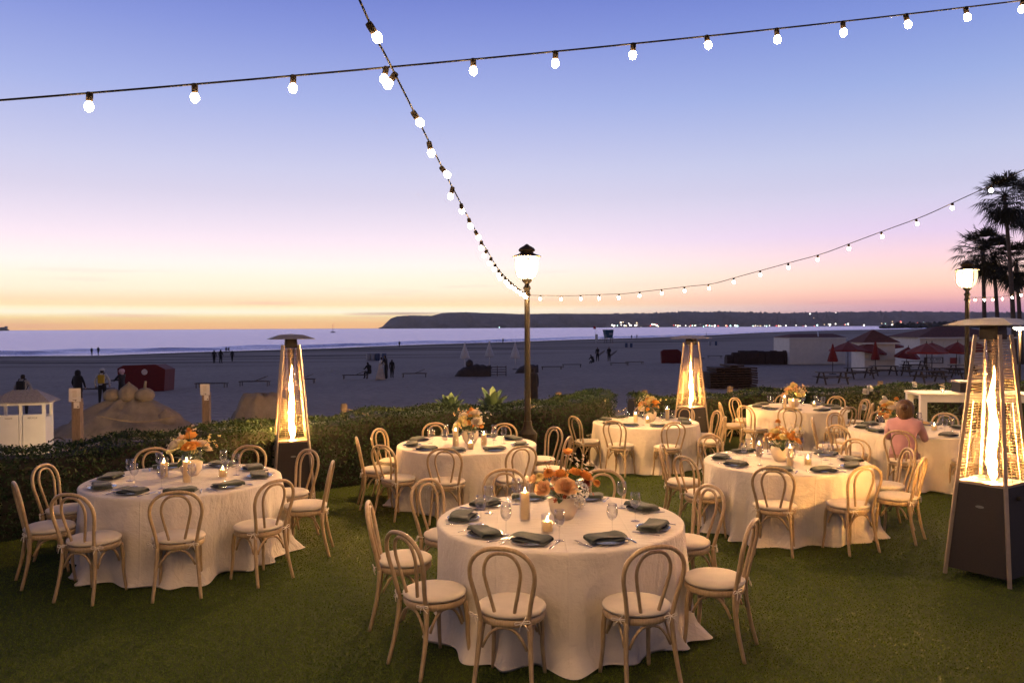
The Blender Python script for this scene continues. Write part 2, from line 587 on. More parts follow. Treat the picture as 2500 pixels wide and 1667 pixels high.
# turf, sand, sea, headland
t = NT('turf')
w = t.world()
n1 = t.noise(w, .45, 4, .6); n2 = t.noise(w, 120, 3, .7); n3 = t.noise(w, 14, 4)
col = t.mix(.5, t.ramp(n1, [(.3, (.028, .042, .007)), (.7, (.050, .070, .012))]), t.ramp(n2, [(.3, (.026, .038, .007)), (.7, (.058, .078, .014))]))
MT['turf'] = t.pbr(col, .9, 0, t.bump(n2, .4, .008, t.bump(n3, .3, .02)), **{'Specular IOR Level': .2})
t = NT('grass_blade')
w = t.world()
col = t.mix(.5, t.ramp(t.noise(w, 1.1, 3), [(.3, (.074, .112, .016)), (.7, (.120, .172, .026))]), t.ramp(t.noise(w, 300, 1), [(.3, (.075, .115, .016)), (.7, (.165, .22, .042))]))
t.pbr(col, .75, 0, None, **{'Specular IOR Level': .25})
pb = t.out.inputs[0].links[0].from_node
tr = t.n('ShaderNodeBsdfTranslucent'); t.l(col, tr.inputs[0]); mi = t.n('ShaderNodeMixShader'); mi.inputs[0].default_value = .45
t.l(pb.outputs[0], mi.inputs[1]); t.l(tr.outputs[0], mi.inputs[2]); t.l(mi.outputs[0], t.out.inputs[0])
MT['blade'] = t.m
t = NT('beach_sand')
w = t.world()
a = t.n('ShaderNodeAttribute'); a.attribute_name = 'wet'
dry = t.mix(.5, t.ramp(t.noise(w, .09, 5), [(.3, (.37, .31, .265)), (.7, (.50, .425, .36))]), t.ramp(t.noise(w, 2.4, 5, .65), [(.3, (.20, .165, .14)), (.7, (.56, .475, .41))]))
weed = t.ramp(t.noise(t.world((.012, .10, 1)), 1.0, 4), [(.48, (0, 0, 0)), (.60, (1, 1, 1))])
we = t.n('ShaderNodeMath'); we.operation = 'MULTIPLY'; t.l(weed, we.inputs[0])
mrw = t.n('ShaderNodeMapRange'); t.l(a.outputs['Fac'], mrw.inputs[0]); mrw.inputs[1].default_value = .30; mrw.inputs[2].default_value = .55
t.l(mrw.outputs[0], we.inputs[1])
dry = t.mix(we.outputs[0], dry, (.06, .045, .04))
wetf = t.n('ShaderNodeMapRange'); t.l(a.outputs['Fac'], wetf.inputs[0]); wetf.inputs[1].default_value = .80; wetf.inputs[2].default_value = .93
col = t.mix(wetf.outputs[0], dry, (.085, .068, .058))
ro = t.n('ShaderNodeMapRange'); t.l(a.outputs['Fac'], ro.inputs[0]); ro.inputs[1].default_value = .95; ro.inputs[2].default_value = .995; ro.inputs[3].default_value = .95; ro.inputs[4].default_value = .30
foot = t.n('ShaderNodeTexVoronoi'); foot.inputs['Scale'].default_value = 3.2; t.l(w, foot.inputs['Vector'])
nb = t.bump(t.noise(w, 3.0, 6, .7), 1.0, .16, t.bump(foot.outputs['Distance'], .8, .10))
MT['sand'] = t.pbr(col, ro.outputs[0], 0, nb, **{'Specular IOR Level': .3})
t = NT('sculpted_sand')
w = t.world()
MT['sandpile'] = t.pbr(t.ramp(t.noise(w, 3, 6, .65), [(.3, (.21, .17, .125)), (.7, (.34, .28, .21))]), .95, 0, t.bump(t.noise(w, 7, 6, .7), .6, .06))
t = NT('sea_water')
w = t.world()
a = t.n('ShaderNodeAttribute'); a.attribute_name = 'foam_sheen'
h1 = t.noise(t.world((.16, .55, 1)), 1.0, 5, .65); h2 = t.noise(t.world((.02, .06, 1)), 1.0, 4, .6)
nb = t.bump(h1, 1.0, .85, t.bump(h2, .8, 2.6))
fo = t.n('ShaderNodeMath'); fo.operation = 'MULTIPLY'; t.l(a.outputs['Fac'], fo.inputs[0])
t.l(t.ramp(t.noise(t.world((.08, .3, 1)), 1.0, 5, .7), [(.35, (0, 0, 0)), (.6, (1, 1, 1))]), fo.inputs[1])
col = t.mix(fo.outputs[0], (.035, .045, .075), (.80, .76, .82))
df = t.n('ShaderNodeBsdfDiffuse'); t.l(col, df.inputs[0]); t.l(nb, df.inputs['Normal'])
gs = t.n('ShaderNodeBsdfGlossy'); gs.inputs[0].default_value = (1.0, .90, .98, 1); gs.inputs['Roughness'].default_value = .27; t.l(nb, gs.inputs['Normal'])
ms = t.n('ShaderNodeMixShader'); fi = t.n('ShaderNodeMapRange'); t.l(fo.outputs[0], fi.inputs[0]); fi.inputs[3].default_value = .9; fi.inputs[4].default_value = .35
t.l(fi.outputs[0], ms.inputs[0]); t.l(df.outputs[0], ms.inputs[1]); t.l(gs.outputs[0], ms.inputs[2]); t.l(ms.outputs[0], t.out.inputs[0])
MT['sea'] = t.m
t = NT('headland_scrub')
w = t.world()
MT['headland'] = t.pbr(t.ramp(t.noise(w, .012, 6, .65), [(.3, (.07, .045, .042)), (.7, (.17, .11, .10))]), .95, 0, t.bump(t.noise(w, .02, 6, .7), .6, 12))
MT['trees_far'] = M('far_trees', (.02, .022, .016), .9, 0, .4, .05)


# ------------------------------------------------------------------ ground heights
TABLES = {  # key: (x, y, drop of the table top below the camera)
    'F': (0.35, 6.03, 1.43), 'L': (-3.20, 7.85, 1.455), 'C': (-0.60, 10.64, 1.53), 'B': (2.32, 14.1, 1.66),
    'R': (3.14, 9.27, 1.55), 'FR': (5.42, 15.46, 1.56), 'RB': (5.97, 12.0, 1.55)}
TH = 0.76
CTRL = [(x, y, 2.2 - d - TH) for (x, y, d) in TABLES.values()] + [(0, 0, .04), (-6, 4, 0), (7, 3, 0), (4.4, 7.4, -.04), (-3, 10.8, -.10), (.24, 13, -.17), (3.5, 16, -.2), (11, 15, -.15), (-9, 7, -.05), (14, 8, -.05)]
CA = np.array(CTRL)


def lawn_np(x, y):
    x = np.asarray(x, float); y = np.asarray(y, float)
    num = np.zeros_like(x); den = np.zeros_like(x)
    for (cx, cy, cz) in CA:
        wgt = 1.0 / ((x - cx) ** 2 + (y - cy) ** 2 + .6) ** 2
        num += wgt * cz; den += wgt
    return num / den


def lawn_z(x, y):
    return float(lawn_np(np.array([x]), np.array([y]))[0])


SU = np.array([-4, -.9, -.632, -.51, -.2276, 0, .177, .253, .379, .48, .556, .632, 4]); SY = np.array([150, 150, 161, 162, 210, 290, 387, 484, 840, 1075, 1500, 2500, 3000.])
SEA_Z = -3.0


def beach_np(x, y):
    x = np.asarray(x, float); y = np.asarray(y, float)
    u = x / np.maximum(y, 1.0)
    ys = np.interp(u, SU, SY)
    a = np.interp(y, [0, 10, 14, 20, 38, 58, 100], [-.42, -.46, -.55, -.78, -1.35, -1.52, -2.0])
    b = -2.0 + (y - 100) / np.maximum(ys - 100, 20) * (SEA_Z + 2.0)
    return np.where(y < 100, a, np.maximum(b, SEA_Z - .8))


def beach_z(x, y):
    return float(beach_np(np.array([x]), np.array([y]))[0])


HA = [(-10.5, 2.5), (-8.2, 5.4), (-5.7, 8.65), (-2.9, 11.75), (-1.2, 12.95), (.3, 13.8), (1.25, 14.8), (1.65, 15.9)]
HB = [(2.55, 17.35), (5, 17.65), (7.5, 18.0), (10, 18.5), (14.5, 19.6)]


def resample(P, step):
    P = [Vector((p[0], p[1], 0)) for p in P]
    # Catmull-Rom
    out = []
    for i in range(len(P) - 1):
        p0, p1, p2, p3 = P[max(i - 1, 0)], P[i], P[i + 1], P[min(i + 2, len(P) - 1)]
        n = max(2, int((p2 - p1).length / step))
        for k in range(n):
            s = k / n
            out.append(.5 * ((2 * p1) + (p2 - p0) * s + (2 * p0 - 5 * p1 + 4 * p2 - p3) * s * s + (3 * p1 - p0 - 3 * p2 + p3) * s ** 3))
    out.append(P[-1])
    return out


# ------------------------------------------------------------------ lawn
edge = [(-60, 2.5)] + HA + [(2.0, 17.0)] + HB + [(60, 24)]
ex = np.array([p[0] for p in edge]); ey = np.array([p[1] for p in edge])
xs = np.arange(-11, 16.01, .22); ys_ = np.arange(-7, 20.01, .22)
X, Y = np.meshgrid(xs, ys_)
Z = lawn_np(X, Y)
V = np.stack([X.ravel(), Y.ravel(), Z.ravel()], 1)
nx, ny = len(xs), len(ys_)
idx = np.arange(nx * ny).reshape(ny, nx)
F = np.stack([idx[:-1, :-1].ravel(), idx[:-1, 1:].ravel(), idx[1:, 1:].ravel(), idx[1:, :-1].ravel()], 1)
fc = V[F].mean(1)
F = F[fc[:, 1] < np.interp(fc[:, 0], ex, ey) + .1]
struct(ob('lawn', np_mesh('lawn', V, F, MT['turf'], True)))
# blades
N = 420000
u = rng.uniform(-.72, .72, N); yy = 3.2 * (15.0 / 3.2) ** (rng.uniform(0, 1, N) ** .9)
bx, by = u * yy, yy
k = by < np.interp(bx, ex, ey) - .3
bx, by = bx[k], by[k]
N = len(bx)
bz = lawn_np(bx, by) - .002
ang = rng.uniform(0, 2 * PI, N); hgt = rng.uniform(.007, .017, N); wd = rng.uniform(.0016, .003, N) * (1 + by / 6)
lx = rng.normal(0, .010, N); ly = rng.normal(0, .010, N)
V = np.empty((N, 3, 3)); ca, sa = np.cos(ang) * wd, np.sin(ang) * wd
V[:, 0] = np.stack([bx - ca, by - sa, bz], 1); V[:, 1] = np.stack([bx + ca, by + sa, bz], 1); V[:, 2] = np.stack([bx + lx, by + ly, bz + hgt], 1)
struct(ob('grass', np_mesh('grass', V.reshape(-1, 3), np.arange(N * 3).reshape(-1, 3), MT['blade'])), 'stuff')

# ------------------------------------------------------------------ beach and sea
us = np.concatenate([np.linspace(-3.2, -.8, 14), np.linspace(-.78, .78, 150), np.linspace(.8, 3.2, 14)])
tt = np.linspace(0, 1, 150)
U, T = np.meshgrid(us, tt)
YS = np.interp(U, SU, SY)
Y = 6.0 * (YS * 1.12 / 6.0) ** T
X = U * Y
Z = beach_np(X, Y)
Z = Z + np.where(Y < 90, .03 * np.sin(X * .9 + Y * .4) * np.cos(Y * .7) + .05 * np.sin(X * .21 + 1.3 * np.sin(Y * .13)), 0)
V = np.stack([X.ravel(), Y.ravel(), Z.ravel()], 1)
nx, ny = len(us), len(tt)
idx = np.arange(nx * ny).reshape(ny, nx)
F = np.stack([idx[:-1, :-1].ravel(), idx[:-1, 1:].ravel(), idx[1:, 1:].ravel(), idx[1:, :-1].ravel()], 1)
wet = np.clip((Y - 40) / (YS - 40), 0, 1.1)
struct(ob('beach', np_mesh('beach', V, F, MT['sand'], True, {'wet': wet.ravel()})))
us = np.concatenate([np.linspace(-3.2, -.8, 14), np.linspace(-.78, .78, 260), np.linspace(.8, 3.2, 14)])
off = np.concatenate([np.linspace(-8, 60, 120), 60 + np.geomspace(1, 11000, 70)])
U, O = np.meshgrid(us, off)
YS = np.interp(U, SU, SY)
Y = YS + O * np.where(O < 300, np.maximum(1, YS / 250), 1) + np.where(O < 300, 0, 300 * (np.maximum(1, YS / 250) - 1))
X = U * Y
sw = 3 * np.sin(U * 23) + 2 * np.sin(U * 57 + 1)
g = lambda c, w_, ph: np.exp(-((O - c - sw - ph) / w_) ** 2)
amp = .5 + .5 * np.sin(U * 31 + 2)
Z = SEA_Z + .8 * g(16, 1.8, 0) * (.5 + .5 * amp) + .7 * g(33, 2.5, 4 * np.sin(U * 40)) * (1 - .6 * amp) + .1 * g(5, 1.5, 0)
foam_sheen = np.clip(.9 * g(13.5, 2.2, 0) * (.3 + .7 * amp) + .8 * g(4, 3.0, 0) + .6 * g(30, 1.5, 4 * np.sin(U * 40)) * (1 - amp) + .7 * g(8, 1.6, 0), 0, 1)  # foam bands; the strip nearest shore also paints the wet sand's sheen
V = np.stack([X.ravel(), Y.ravel(), Z.ravel()], 1)
nx, ny = len(us), len(off)
idx = np.arange(nx * ny).reshape(ny, nx)
F = np.stack([idx[:-1, :-1].ravel(), idx[:-1, 1:].ravel(), idx[1:, 1:].ravel(), idx[1:, :-1].ravel()], 1)
struct(ob('sea', np_mesh('sea', V, F, MT['sea'], True, {'foam_sheen': foam_sheen.ravel()})))

# ------------------------------------------------------------------ headland across the bay
HP = [(925, 801), (933, 799), (945, 787), (955, 778), (970, 773), (1004, 771), (1055, 771.7), (1070, 768), (1082, 764.5), (1137, 763), (1184, 765), (1232, 766), (1276, 768),
      (1344, 766.5), (1480, 767), (1589, 767), (1625, 765), (1690, 762.5), (1738, 763.5), (1789, 763), (1857, 765.5), (1917, 766), (2021, 764),
      (2140, 763), (2199, 762), (2350, 764), (2600, 765), (3000, 767), (3800, 775)]
HX = np.array([p[0] for p in HP], float); HY = np.array([p[1] for p in HP], float)
px = np.arange(925, 3800, 3.0)
pyv = np.interp(px, HX, HY)
hor = 799 - (px - 1250) * .00524
D0 = 6500.0
uu = (px - CX) / FPX
top = (hor - pyv) / FPX * D0 * 1.07 + 5
top = np.maximum(top, 0)
treen = np.where(px > 1500, rng.uniform(0, 9, len(px)) + 8 * (rng.uniform(0, 1, len(px)) > .86), rng.uniform(0, 2, len(px)))
top = top + treen
rows = [(0, -1.0), (.06, .10), (.2, .30), (.45, .62), (.75, .88), (1.0, 1.0), (1.3, .98), (2.2, .6), (4, -.05)]
V = []
for k, (dpt, hf) in enumerate(rows):
    wob = 60 * np.sin(px * .05 + k) + 40 * np.sin(px * .13 + 2 * k)
    yv = D0 + dpt * 450 + (wob if 0 < k < 5 else 0)
    zz = SEA_Z + (top - SEA_Z) * hf + (rng.normal(0, 2.0, len(px)) if 0 < k < 5 else 0)
    if hf < 0:
        zz = np.full(len(px), SEA_Z - 2.0)
    V.append(np.stack([uu * yv, np.broadcast_to(yv, px.shape), zz], 1))
V = np.concatenate(V)
nx, ny = len(px), len(rows)
idx = np.arange(nx * ny).reshape(ny, nx)
F = np.stack([idx[:-1, :-1].ravel(), idx[:-1, 1:].ravel(), idx[1:, 1:].ravel(), idx[1:, :-1].ravel()], 1)
struct(ob('headland', np_mesh('headland', V, F, MT['headland'], True)))


def ico(r=1.0, sub=1):
    import bmesh
    bm = bmesh.new(); bmesh.ops.create_icosphere(bm, subdivisions=sub, radius=r)
    vs = [v.co.copy() for v in bm.verts]; fs = [tuple(v.index for v in f.verts) for f in bm.faces]
    bm.free()
    return vs, fs


# town lights on the headland
IV, IF = ico(1, 1)
LM = [EM('town_light_white', (1, .92, .82), 5.0), EM('town_light_warm', (1, .7, .4), 4.0), EM('town_light_red', (1, .12, .1), 3.0), EM('town_light_green', (.6, 1, .9), 4.0)]
mb = MB()
spots = []
for a_, b_, n_, y_, dy in ((1490, 1610, 14, 794, 3), (1588, 1612, 9, 793, 2.5), (1640, 1760, 26, 795, 2), (1760, 1990, 24, 795.5, 1.2), (1990, 2210, 16, 792, 3), (2130, 2200, 6, 784, 3),
                           (1930, 2210, 18, 767, 2.5), (1360, 1412, 5, 770, 3), (1500, 1560, 5, 788, 3), (2200, 2420, 12, 788, 4), (1950, 2010, 4, 780, 4)):
    for _ in range(n_):
        spots.append((random.uniform(a_, b_), random.gauss(y_, dy * .5)))
spots += [(995, 771.5), (1219, 799.3)]
for (sx_, sy_) in spots:
    yy_ = D0 - 25 if sy_ > 785 else D0 + 240 if sy_ > 775 else D0 + 420
    p = at(sx_, sy_, yy_)
    r_ = random.choice((3.0, 4, 5, 6.5))
    mb.add([v * r_ + p for v in IV], IF, random.choice((0, 0, 0, 1, 1, 3)) if random.random() > .1 else 2)
struct(ob('town_lights', mb.mesh('town_lights', LM)), 'stuff')

# dark grove at the end of the bay
mb = MB()
for i in range(240):
    x_ = random.uniform(2150, 2620)
    yy_ = random.uniform(1250, 1700)
    p = at(x_, 800, yy_)
    h_ = random.uniform(5, 12) * (1 if x_ > 2190 else .5)
    r_ = random.uniform(3.5, 8)
    p.z = SEA_Z + h_ * .42
    mb.add([(p.x + v.x * r_ * random.uniform(.7, 1.2), p.y + v.y * r_, p.z + v.z * h_ * .6 * random.uniform(.75, 1.2)) for v in ico(1, 2)[0]], ico(1, 2)[1])
struct(ob('treeline', mb.mesh('treeline', MT['trees_far'])), 'stuff')

# ------------------------------------------------------------------ hedges, rose bush, agaves


def leaves(P, Nn, size, jit=1.0):
    """rhombic leaves at points P with outward normals Nn -> V, F"""
    n = len(P)
    r1 = rng.normal(0, 1, (n, 3)) * jit + Nn
    r1 /= np.linalg.norm(r1, axis=1)[:, None]
    a = np.cross(r1, rng.normal(0, 1, (n, 3))); a /= np.linalg.norm(a, axis=1)[:, None]
    b = np.cross(r1, a)
    s = (size * rng.uniform(.6, 1.3, n))[:, None]
    V = np.empty((n, 4, 3))
    V[:, 0] = P - a * s; V[:, 1] = P + b * s * .45 + r1 * s * .12; V[:, 2] = P + a * s; V[:, 3] = P - b * s * .45 + r1 * s * .12
    return V.reshape(-1, 3), np.arange(n * 4).reshape(-1, 4)


def hedge(pts, label, zf, height, thick, dens, lmat, seed, cat='hedge', z_off=0.0):
    path = resample(pts, .12)
    n = len(path)
    tang = [(path[min(i + 1, n - 1)] - path[max(i - 1, 0)]).normalized() for i in range(n)]
    nrm = [Vector((t.y, -t.x, 0)) for t in tang]   # to the lawn side
    base = [zf(p.x, p.y) - .25 for p in path]
    hh = [height(i / n) * (1 + .03 * math.sin(i * .23 + seed) + .02 * math.sin(i * .61)) for i in range(n)]
    root_ = thing('hedge', label, cat, (path[n // 2].x, path[n // 2].y, base[n // 2]))
    o = Vector(root_.location)
    mb = MB()
    prof = [(.42, 0), (.42, .5), (.40, .86), (.28, .95), (-.28, .95), (-.40, .86), (-.42, .5), (-.42, 0)]
    vs = []
    for i in range(n):
        for (a, b) in prof:
            w_ = a * thick * (1 + .05 * math.sin(i * .37 + b * 5))
            q = path[i] + nrm[i] * w_
            vs.append((q.x - o.x, q.y - o.y, base[i] + b * (hh[i] + .25) * .97 - o.z))
    m = len(prof)
    fs = [(i * m + k, i * m + k + 1, (i + 1) * m + k + 1, (i + 1) * m + k) for i in range(n - 1) for k in range(m - 1)]
    fs += [tuple(range(m)), tuple((n - 1) * m + k for k in range(m - 1, -1, -1))]
    mb.add(vs, fs)
    ob('twigs', mb.mesh('hedge_core', MT['hedgecore']), root_)
    L = sum((path[i + 1] - path[i]).length for i in range(n - 1))
    cnt = int(L * dens)
    ti = rng.uniform(0, n - 1.001, cnt)
    sp = rng.uniform(0, 1, cnt)
    P = np.empty((cnt, 3)); Q = np.empty((cnt, 3))
    for j in range(cnt):
        i = int(ti[j]); f = ti[j] - i
        c = path[i].lerp(path[i + 1], f); nn = nrm[i]
        H = hh[i] + .25
        s = sp[j]
        bump_ = .022 * math.sin(c.x * 5.1 + s * 9) + .018 * math.sin(c.y * 7.3 + c.x * 3) + random.gauss(0, .022)
        if s < .52:      # front
            a, z, on = .5 * thick + bump_, H * (s / .52) * .97, (nn.x, nn.y, .25)
        elif s < .86:    # top
            k = (s - .52) / .34
            a, z, on = thick * (.5 - k), H * (1.0 - .06 * abs(2 * k - 1) ** 3) + bump_ * .9, (nn.x * .1, nn.y * .1, 1)
        else:
            a, z, on = -.5 * thick - bump_, H * ((s - .86) / .14), (-nn.x, -nn.y, .25)
        P[j] = (c.x + nn.x * a - o.x, c.y + nn.y * a - o.y, base[i] + z - o.z); Q[j] = on
    V, F = leaves(P, Q, np.full(cnt, .024), .8)
    ob('foliage', np_mesh('hedge_foliage', V, F, lmat), root_)
    return root_


hedge(HA, 'long dark clipped hedge running behind the left table past the first lamp post', lambda x, y: lawn_z(x, y), lambda s: .80 + .34 * s, 0.75, 4200, MT['hedge'], 1)
hedge(HB, 'lighter clipped hedge behind the middle heater and the farthest table', lambda x, y: lawn_z(x, y), lambda s: .90 + .12 * s, .8, 4200, MT['hedge'], 2)


def bush(name, label, cat, c, rx, ry, rz_, n, mat, size=.035, flowers=()):
    r = thing(name, label, cat, c)
    q = rng.normal(0, 1, (n, 3)); q /= np.linalg.norm(q, axis=1)[:, None]
    q[:, 2] = np.abs(q[:, 2])
    rr = (.55 + .45 * rng.uniform(0, 1, n) ** .5) * (1 + .22 * np.sin(q[:, 0] * 7 + c[0]) * np.cos(q[:, 1] * 6 + q[:, 2] * 5))
    P = q * rr[:, None] * np.array([rx, ry, rz_])
    V, F = leaves(P, q, np.full(n, size), 1.0)
    ob('foliage', np_mesh(name + '_foliage', V, F, mat), r)
    mb = MB()
    for k in range(7):
        a = random.uniform(0, 2 * PI)
        mb2 = MB().tube([(0, 0, -.1), (math.cos(a) * rx * .3, math.sin(a) * ry * .3, rz_ * .4), (math.cos(a) * rx * .7, math.sin(a) * ry * .7, rz_ * .8)], [.012, .008, .004], 5)
        mb.add(mb2.v, mb2.f)
    sm = ob('stem', mb.mesh(name + '_stems', MT['hedgecore']), r); sm['kind'] = 'stuff'
    return r


# ------------------------------------------------------------------ blossoms
def patch(rows, w0, L, curl, cup, n=3, tip=1.0):
    """a petal: base at the origin, runs along +Y, turns up with curl, cupped across"""
    vs = []
    for i in range(rows + 1):
        s = i / rows
        a = curl[0] + (curl[1] - curl[0]) * s
        if i == 0:
            y, z = 0, 0
        else:
            y += math.cos(a) * L / rows; z += math.sin(a) * L / rows
        w = w0 * math.sin(PI * min(1, (.12 + .68 * s) ** .8)) ** .7 * (tip if i == rows else 1)
        for k in range(n):
            x = (k / (n - 1) - .5) * 2
            vs.append((x * w, y - abs(x) * w * .12, z + cup * x * x * w))
    fs = [(i * n + k, i * n + k + 1, (i + 1) * n + k + 1, (i + 1) * n + k) for i in range(rows) for k in range(n - 1)]
    return vs, fs


def rose(mat, R=.035, seed=0):
    rr = random.Random(seed)
    mb = MB()
    for i in range(30):
        s = i / 29
        lean = 1.50 - .80 * s ** 1.1
        v, f = patch(4, R * (.36 + .62 * s), R * (.95 + .50 * s), (lean - .30, lean + .45 - 1.15 * s ** 3), .42, 5)
        a = i * 2.39996 + rr.uniform(-.2, .2)
        r0 = R * .04 + R * .22 * s
        Mz = Matrix.Rotation(a, 3, 'Z')
        mb.add([Mz @ (Vector(p) + Vector((0, r0, R * .25 * (1 - s)))) for p in v], f)
    return mb.mesh('rose', mat, True)


def dahlia(mat, R=.03, seed=0, layers=6):
    mb = MB()
    for l in range(layers):
        s = l / (layers - 1)
        n = 7 + int(9 * s)
        for k in range(n):
            v, f = patch(2, R * .20, R * (.5 + .55 * s), (1.45 - 1.5 * s, 1.2 - 1.6 * s), .5, 3, .5)
            Mz = Matrix.Rotation(2 * PI * k / n + l * .3, 3, 'Z')
            mb.add([Mz @ (Vector(p) + Vector((0, R * .1 * s, R * .35 * (1 - s)))) for p in v], f)
    return mb.mesh('dahlia', mat, True)


def poppy(mat, R=.03, seed=0):
    mb = MB()
    rr = random.Random(seed)
    for k in range(6):
        v, f = patch(4, R * .72, R * 1.2, (.15 + .3 * (k % 2), 1.15), .3, 5)
        Mz = Matrix.Rotation(2 * PI * k / 6 + rr.uniform(-.2, .2), 3, 'Z')
        mb.add([Mz @ Vector(p) for p in v], f)
    mb.lathe([(R * .05, 0), (R * .22, R * .12), (R * .15, R * .3), (0, R * .34)], 8)
    return mb.mesh('poppy', mat, True)


def pompon(mat, R=.05, n=150, seed=0):
    rr = random.Random(seed)
    mb = MB()
    for i in range(n):
        z = 1 - 1.7 * (i + .5) / n
        a = i * 2.39996
        q = Vector((math.cos(a) * math.sqrt(max(0, 1 - z * z)), math.sin(a) * math.sqrt(max(0, 1 - z * z)), z))
        v, f = patch(1, R * .17, R * .22, (.3, .6), .3, 3)
        Mq = q.to_track_quat('Z', 'Y').to_matrix() @ Matrix.Rotation(rr.uniform(0, 6.3), 3, 'Z')
        mb.add([Mq @ Vector(p) + q * R * rr.uniform(.88, 1.0) for p in v], f)
    return mb.mesh('hydrangea', mat, True)


def spray(mat, seed=0, n=7, R=.013):
    rr = random.Random(seed)
    mb = MB()
    for i in range(n):
        c = Vector((rr.gauss(0, .028), rr.gauss(0, .028), rr.uniform(-.05, .03)))
        for k in range(5):
            v, f = patch(1, R * .5, R, (.5, .2), .2, 3)
            Mz = Matrix.Rotation(2 * PI * k / 5, 3, 'Z')
            Mt = Matrix.Rotation(rr.uniform(-.8, .8), 3, 'X')
            mb.add([Mt @ Mz @ Vector(p) + c for p in v], f)
    return mb.mesh('blossom_spray', mat, True)


FL = {('rose', c): rose(PET[c], .036, i) for i, c in enumerate(('orange', 'apricot', 'yellow', 'cream'))}
FL.update({('dahlia', c): dahlia(PET[c], .032, i) for i, c in enumerate(('orange', 'apricot', 'yellow', 'rust'))})
FL.update({('poppy', c): poppy(PET[c], .034, i) for i, c in enumerate(('orange', 'apricot', 'yellow', 'cream'))})
FL[('hydrangea', 'white')] = pompon(PET['white'])
FL.update({('blossom_spray', c): spray(PET[c], i) for i, c in enumerate(('cream', 'rust', 'yellow', 'apricot'))})
FL[('white_rose', 'white')] = rose(PET['white'], .045, 9)
mb = MB()
v, f = patch(4, .022, .085, (.35, -.55), .25, 3, .15)
mb.add(v, f)
LEAFM = mb.mesh('leaf', MT['leaf'], True)

rb = []
for i, (a_, b_, Y_) in enumerate(((2075, 1010, 17.0), (2122, 985, 16.9), (2168, 990, 16.8), (2225, 985, 17.0))):
    p = at(a_, b_, Y_)
    g_ = lawn_z(p.x, p.y)
    r_ = bush('rose_bush', ['loose rose bush left of the others behind the farthest table', 'rose bush with two white roses against the lit hedge',
                            'rose bush with one open white rose low on its front', 'rose bush beside the white bar table'][i], 'rose bush', (p.x, p.y, g_), .6, .5, .92, 900, MT['rosebush'], .036)
    r_['group'] = 'rose bushes along the lit hedge'
    rb.append((r_, p, g_))
for (a_, b_, k) in ((2122, 949, 1), (2112, 957, 1), (2157, 975, 2), (2106, 995, 1), (2066, 1000, 0), (2230, 940, 3)):
    r_, p, g_ = rb[k]
    q = at(a_, b_, p.y - .42)
    ob('rose', FL[('white_rose', 'white')], r_, (q.x - p.x, q.y - p.y, q.z - g_), (rad(70), 0, random.uniform(-.5, .5)))


def agave(p, R, label):
    r = thing('agave', label, 'agave', p, group='agaves beyond the hedge')
    for i in range(22):
        s = i / 21
        mb = MB()
        lean = 1.35 - 1.0 * s
        vs, fs = patch(5, R * .13, R * (.8 + .25 * random.random()), (lean, lean - .25), .35, 3, .08)
        mb.add(vs, fs)
        ob('leaf', mb.mesh('agave_leaf', MT['agave'], True), r, (0, 0, 0), (0, 0, i * 2.39996))
    return r


for (a_, b_, Y_, R_, lb) in ((1100, 985, 15.4, .5, 'spiky pale green agave beyond the hedge, left of the lamp post'), (1203, 980, 15.8, .54, 'spiky green agave beyond the hedge nearest the lamp post'),
                             (600, 1056, 15.0, .5, 'small agave beyond the hedge beside the first heater')):
    p = at(a_, b_ + 6, Y_)
    p.z -= R_ * .32
    agave(p, R_, lb)

# ------------------------------------------------------------------ bentwood chair
def spline(P, n=6):
    P = [Vector(p) for p in P]
    out = []
    for i in range(len(P) - 1):
        p0, p1, p2, p3 = P[max(i - 1, 0)], P[i], P[i + 1], P[min(i + 2, len(P) - 1)]
        for k in range(n):
            s = k / n
            out.append(.5 * ((2 * p1) + (p2 - p0) * s + (2 * p0 - 5 * p1 + 4 * p2 - p3) * s * s + (3 * p1 - p0 - 3 * p2 + p3) * s ** 3))
    out.append(P[-1])
    return out


CH = {}
hy = lambda z: -.175 - (z - .44) * .20
half = [(.150, .40), (.152, .46), (.168, .56), (.190, .66), (.199, .72), (.192, .785), (.160, .84), (.105, .878), (.05, .892)]
pts = [(x, hy(z), z) for x, z in half] + [(0, hy(.895), .895)] + [(-x, hy(z), z) for x, z in reversed(half)]
CH['back_hoop'] = MB().tube(spline(pts, 3), .0145, 8).mesh('back_hoop', MT['chair'], True)
half = [(.056, .415), (.060, .48), (.082, .58), (.104, .68), (.112, .735), (.104, .79), (.078, .835), (.04, .858)]
pts = [(x, hy(z) + .008, z) for x, z in half] + [(0, hy(.862) + .008, .862)] + [(-x, hy(z) + .008, z) for x, z in reversed(half)]
CH['inner_hoop'] = MB().tube(spline(pts, 3), .0115, 8).mesh('inner_hoop', MT['chair'], True)
CH['seat_ring'] = MB().lathe([(.17, .405), (.200, .405), (.207, .415), (.207, .438), (.200, .447), (.0, .447)], 28, sx=1, sy=.98).mesh('seat_ring', MT['chair'], True, 50)
CH['cushion'] = MB().lathe([(.0, .449), (.185, .449), (.203, .456), (.211, .464), (.2125, .472), (.211, .480), (.206, .487), (.190, .496), (.14, .502), (0, .504)], 28, sx=1, sy=.98).mesh('cushion', MT['cushion'], True)
CH['rear_leg'] = MB().tube(spline([(.152, -.170, .43), (.158, -.178, .32), (.168, -.20, .18), (.184, -.245, .0)], 4), [.0165] * 7 + [.0155, .015, .0145, .014, .0135, .013], 8).mesh('leg', MT['chair'], True)
CH['front_leg'] = MB().tube(spline([(.150, .135, .41), (.158, .147, .30), (.160, .15, .17), (.172, .168, .0)], 4), [.017] * 5 + [.016, .0155, .015, .0145, .014, .0135, .013, .0125], 8).mesh('leg', MT['chair'], True)


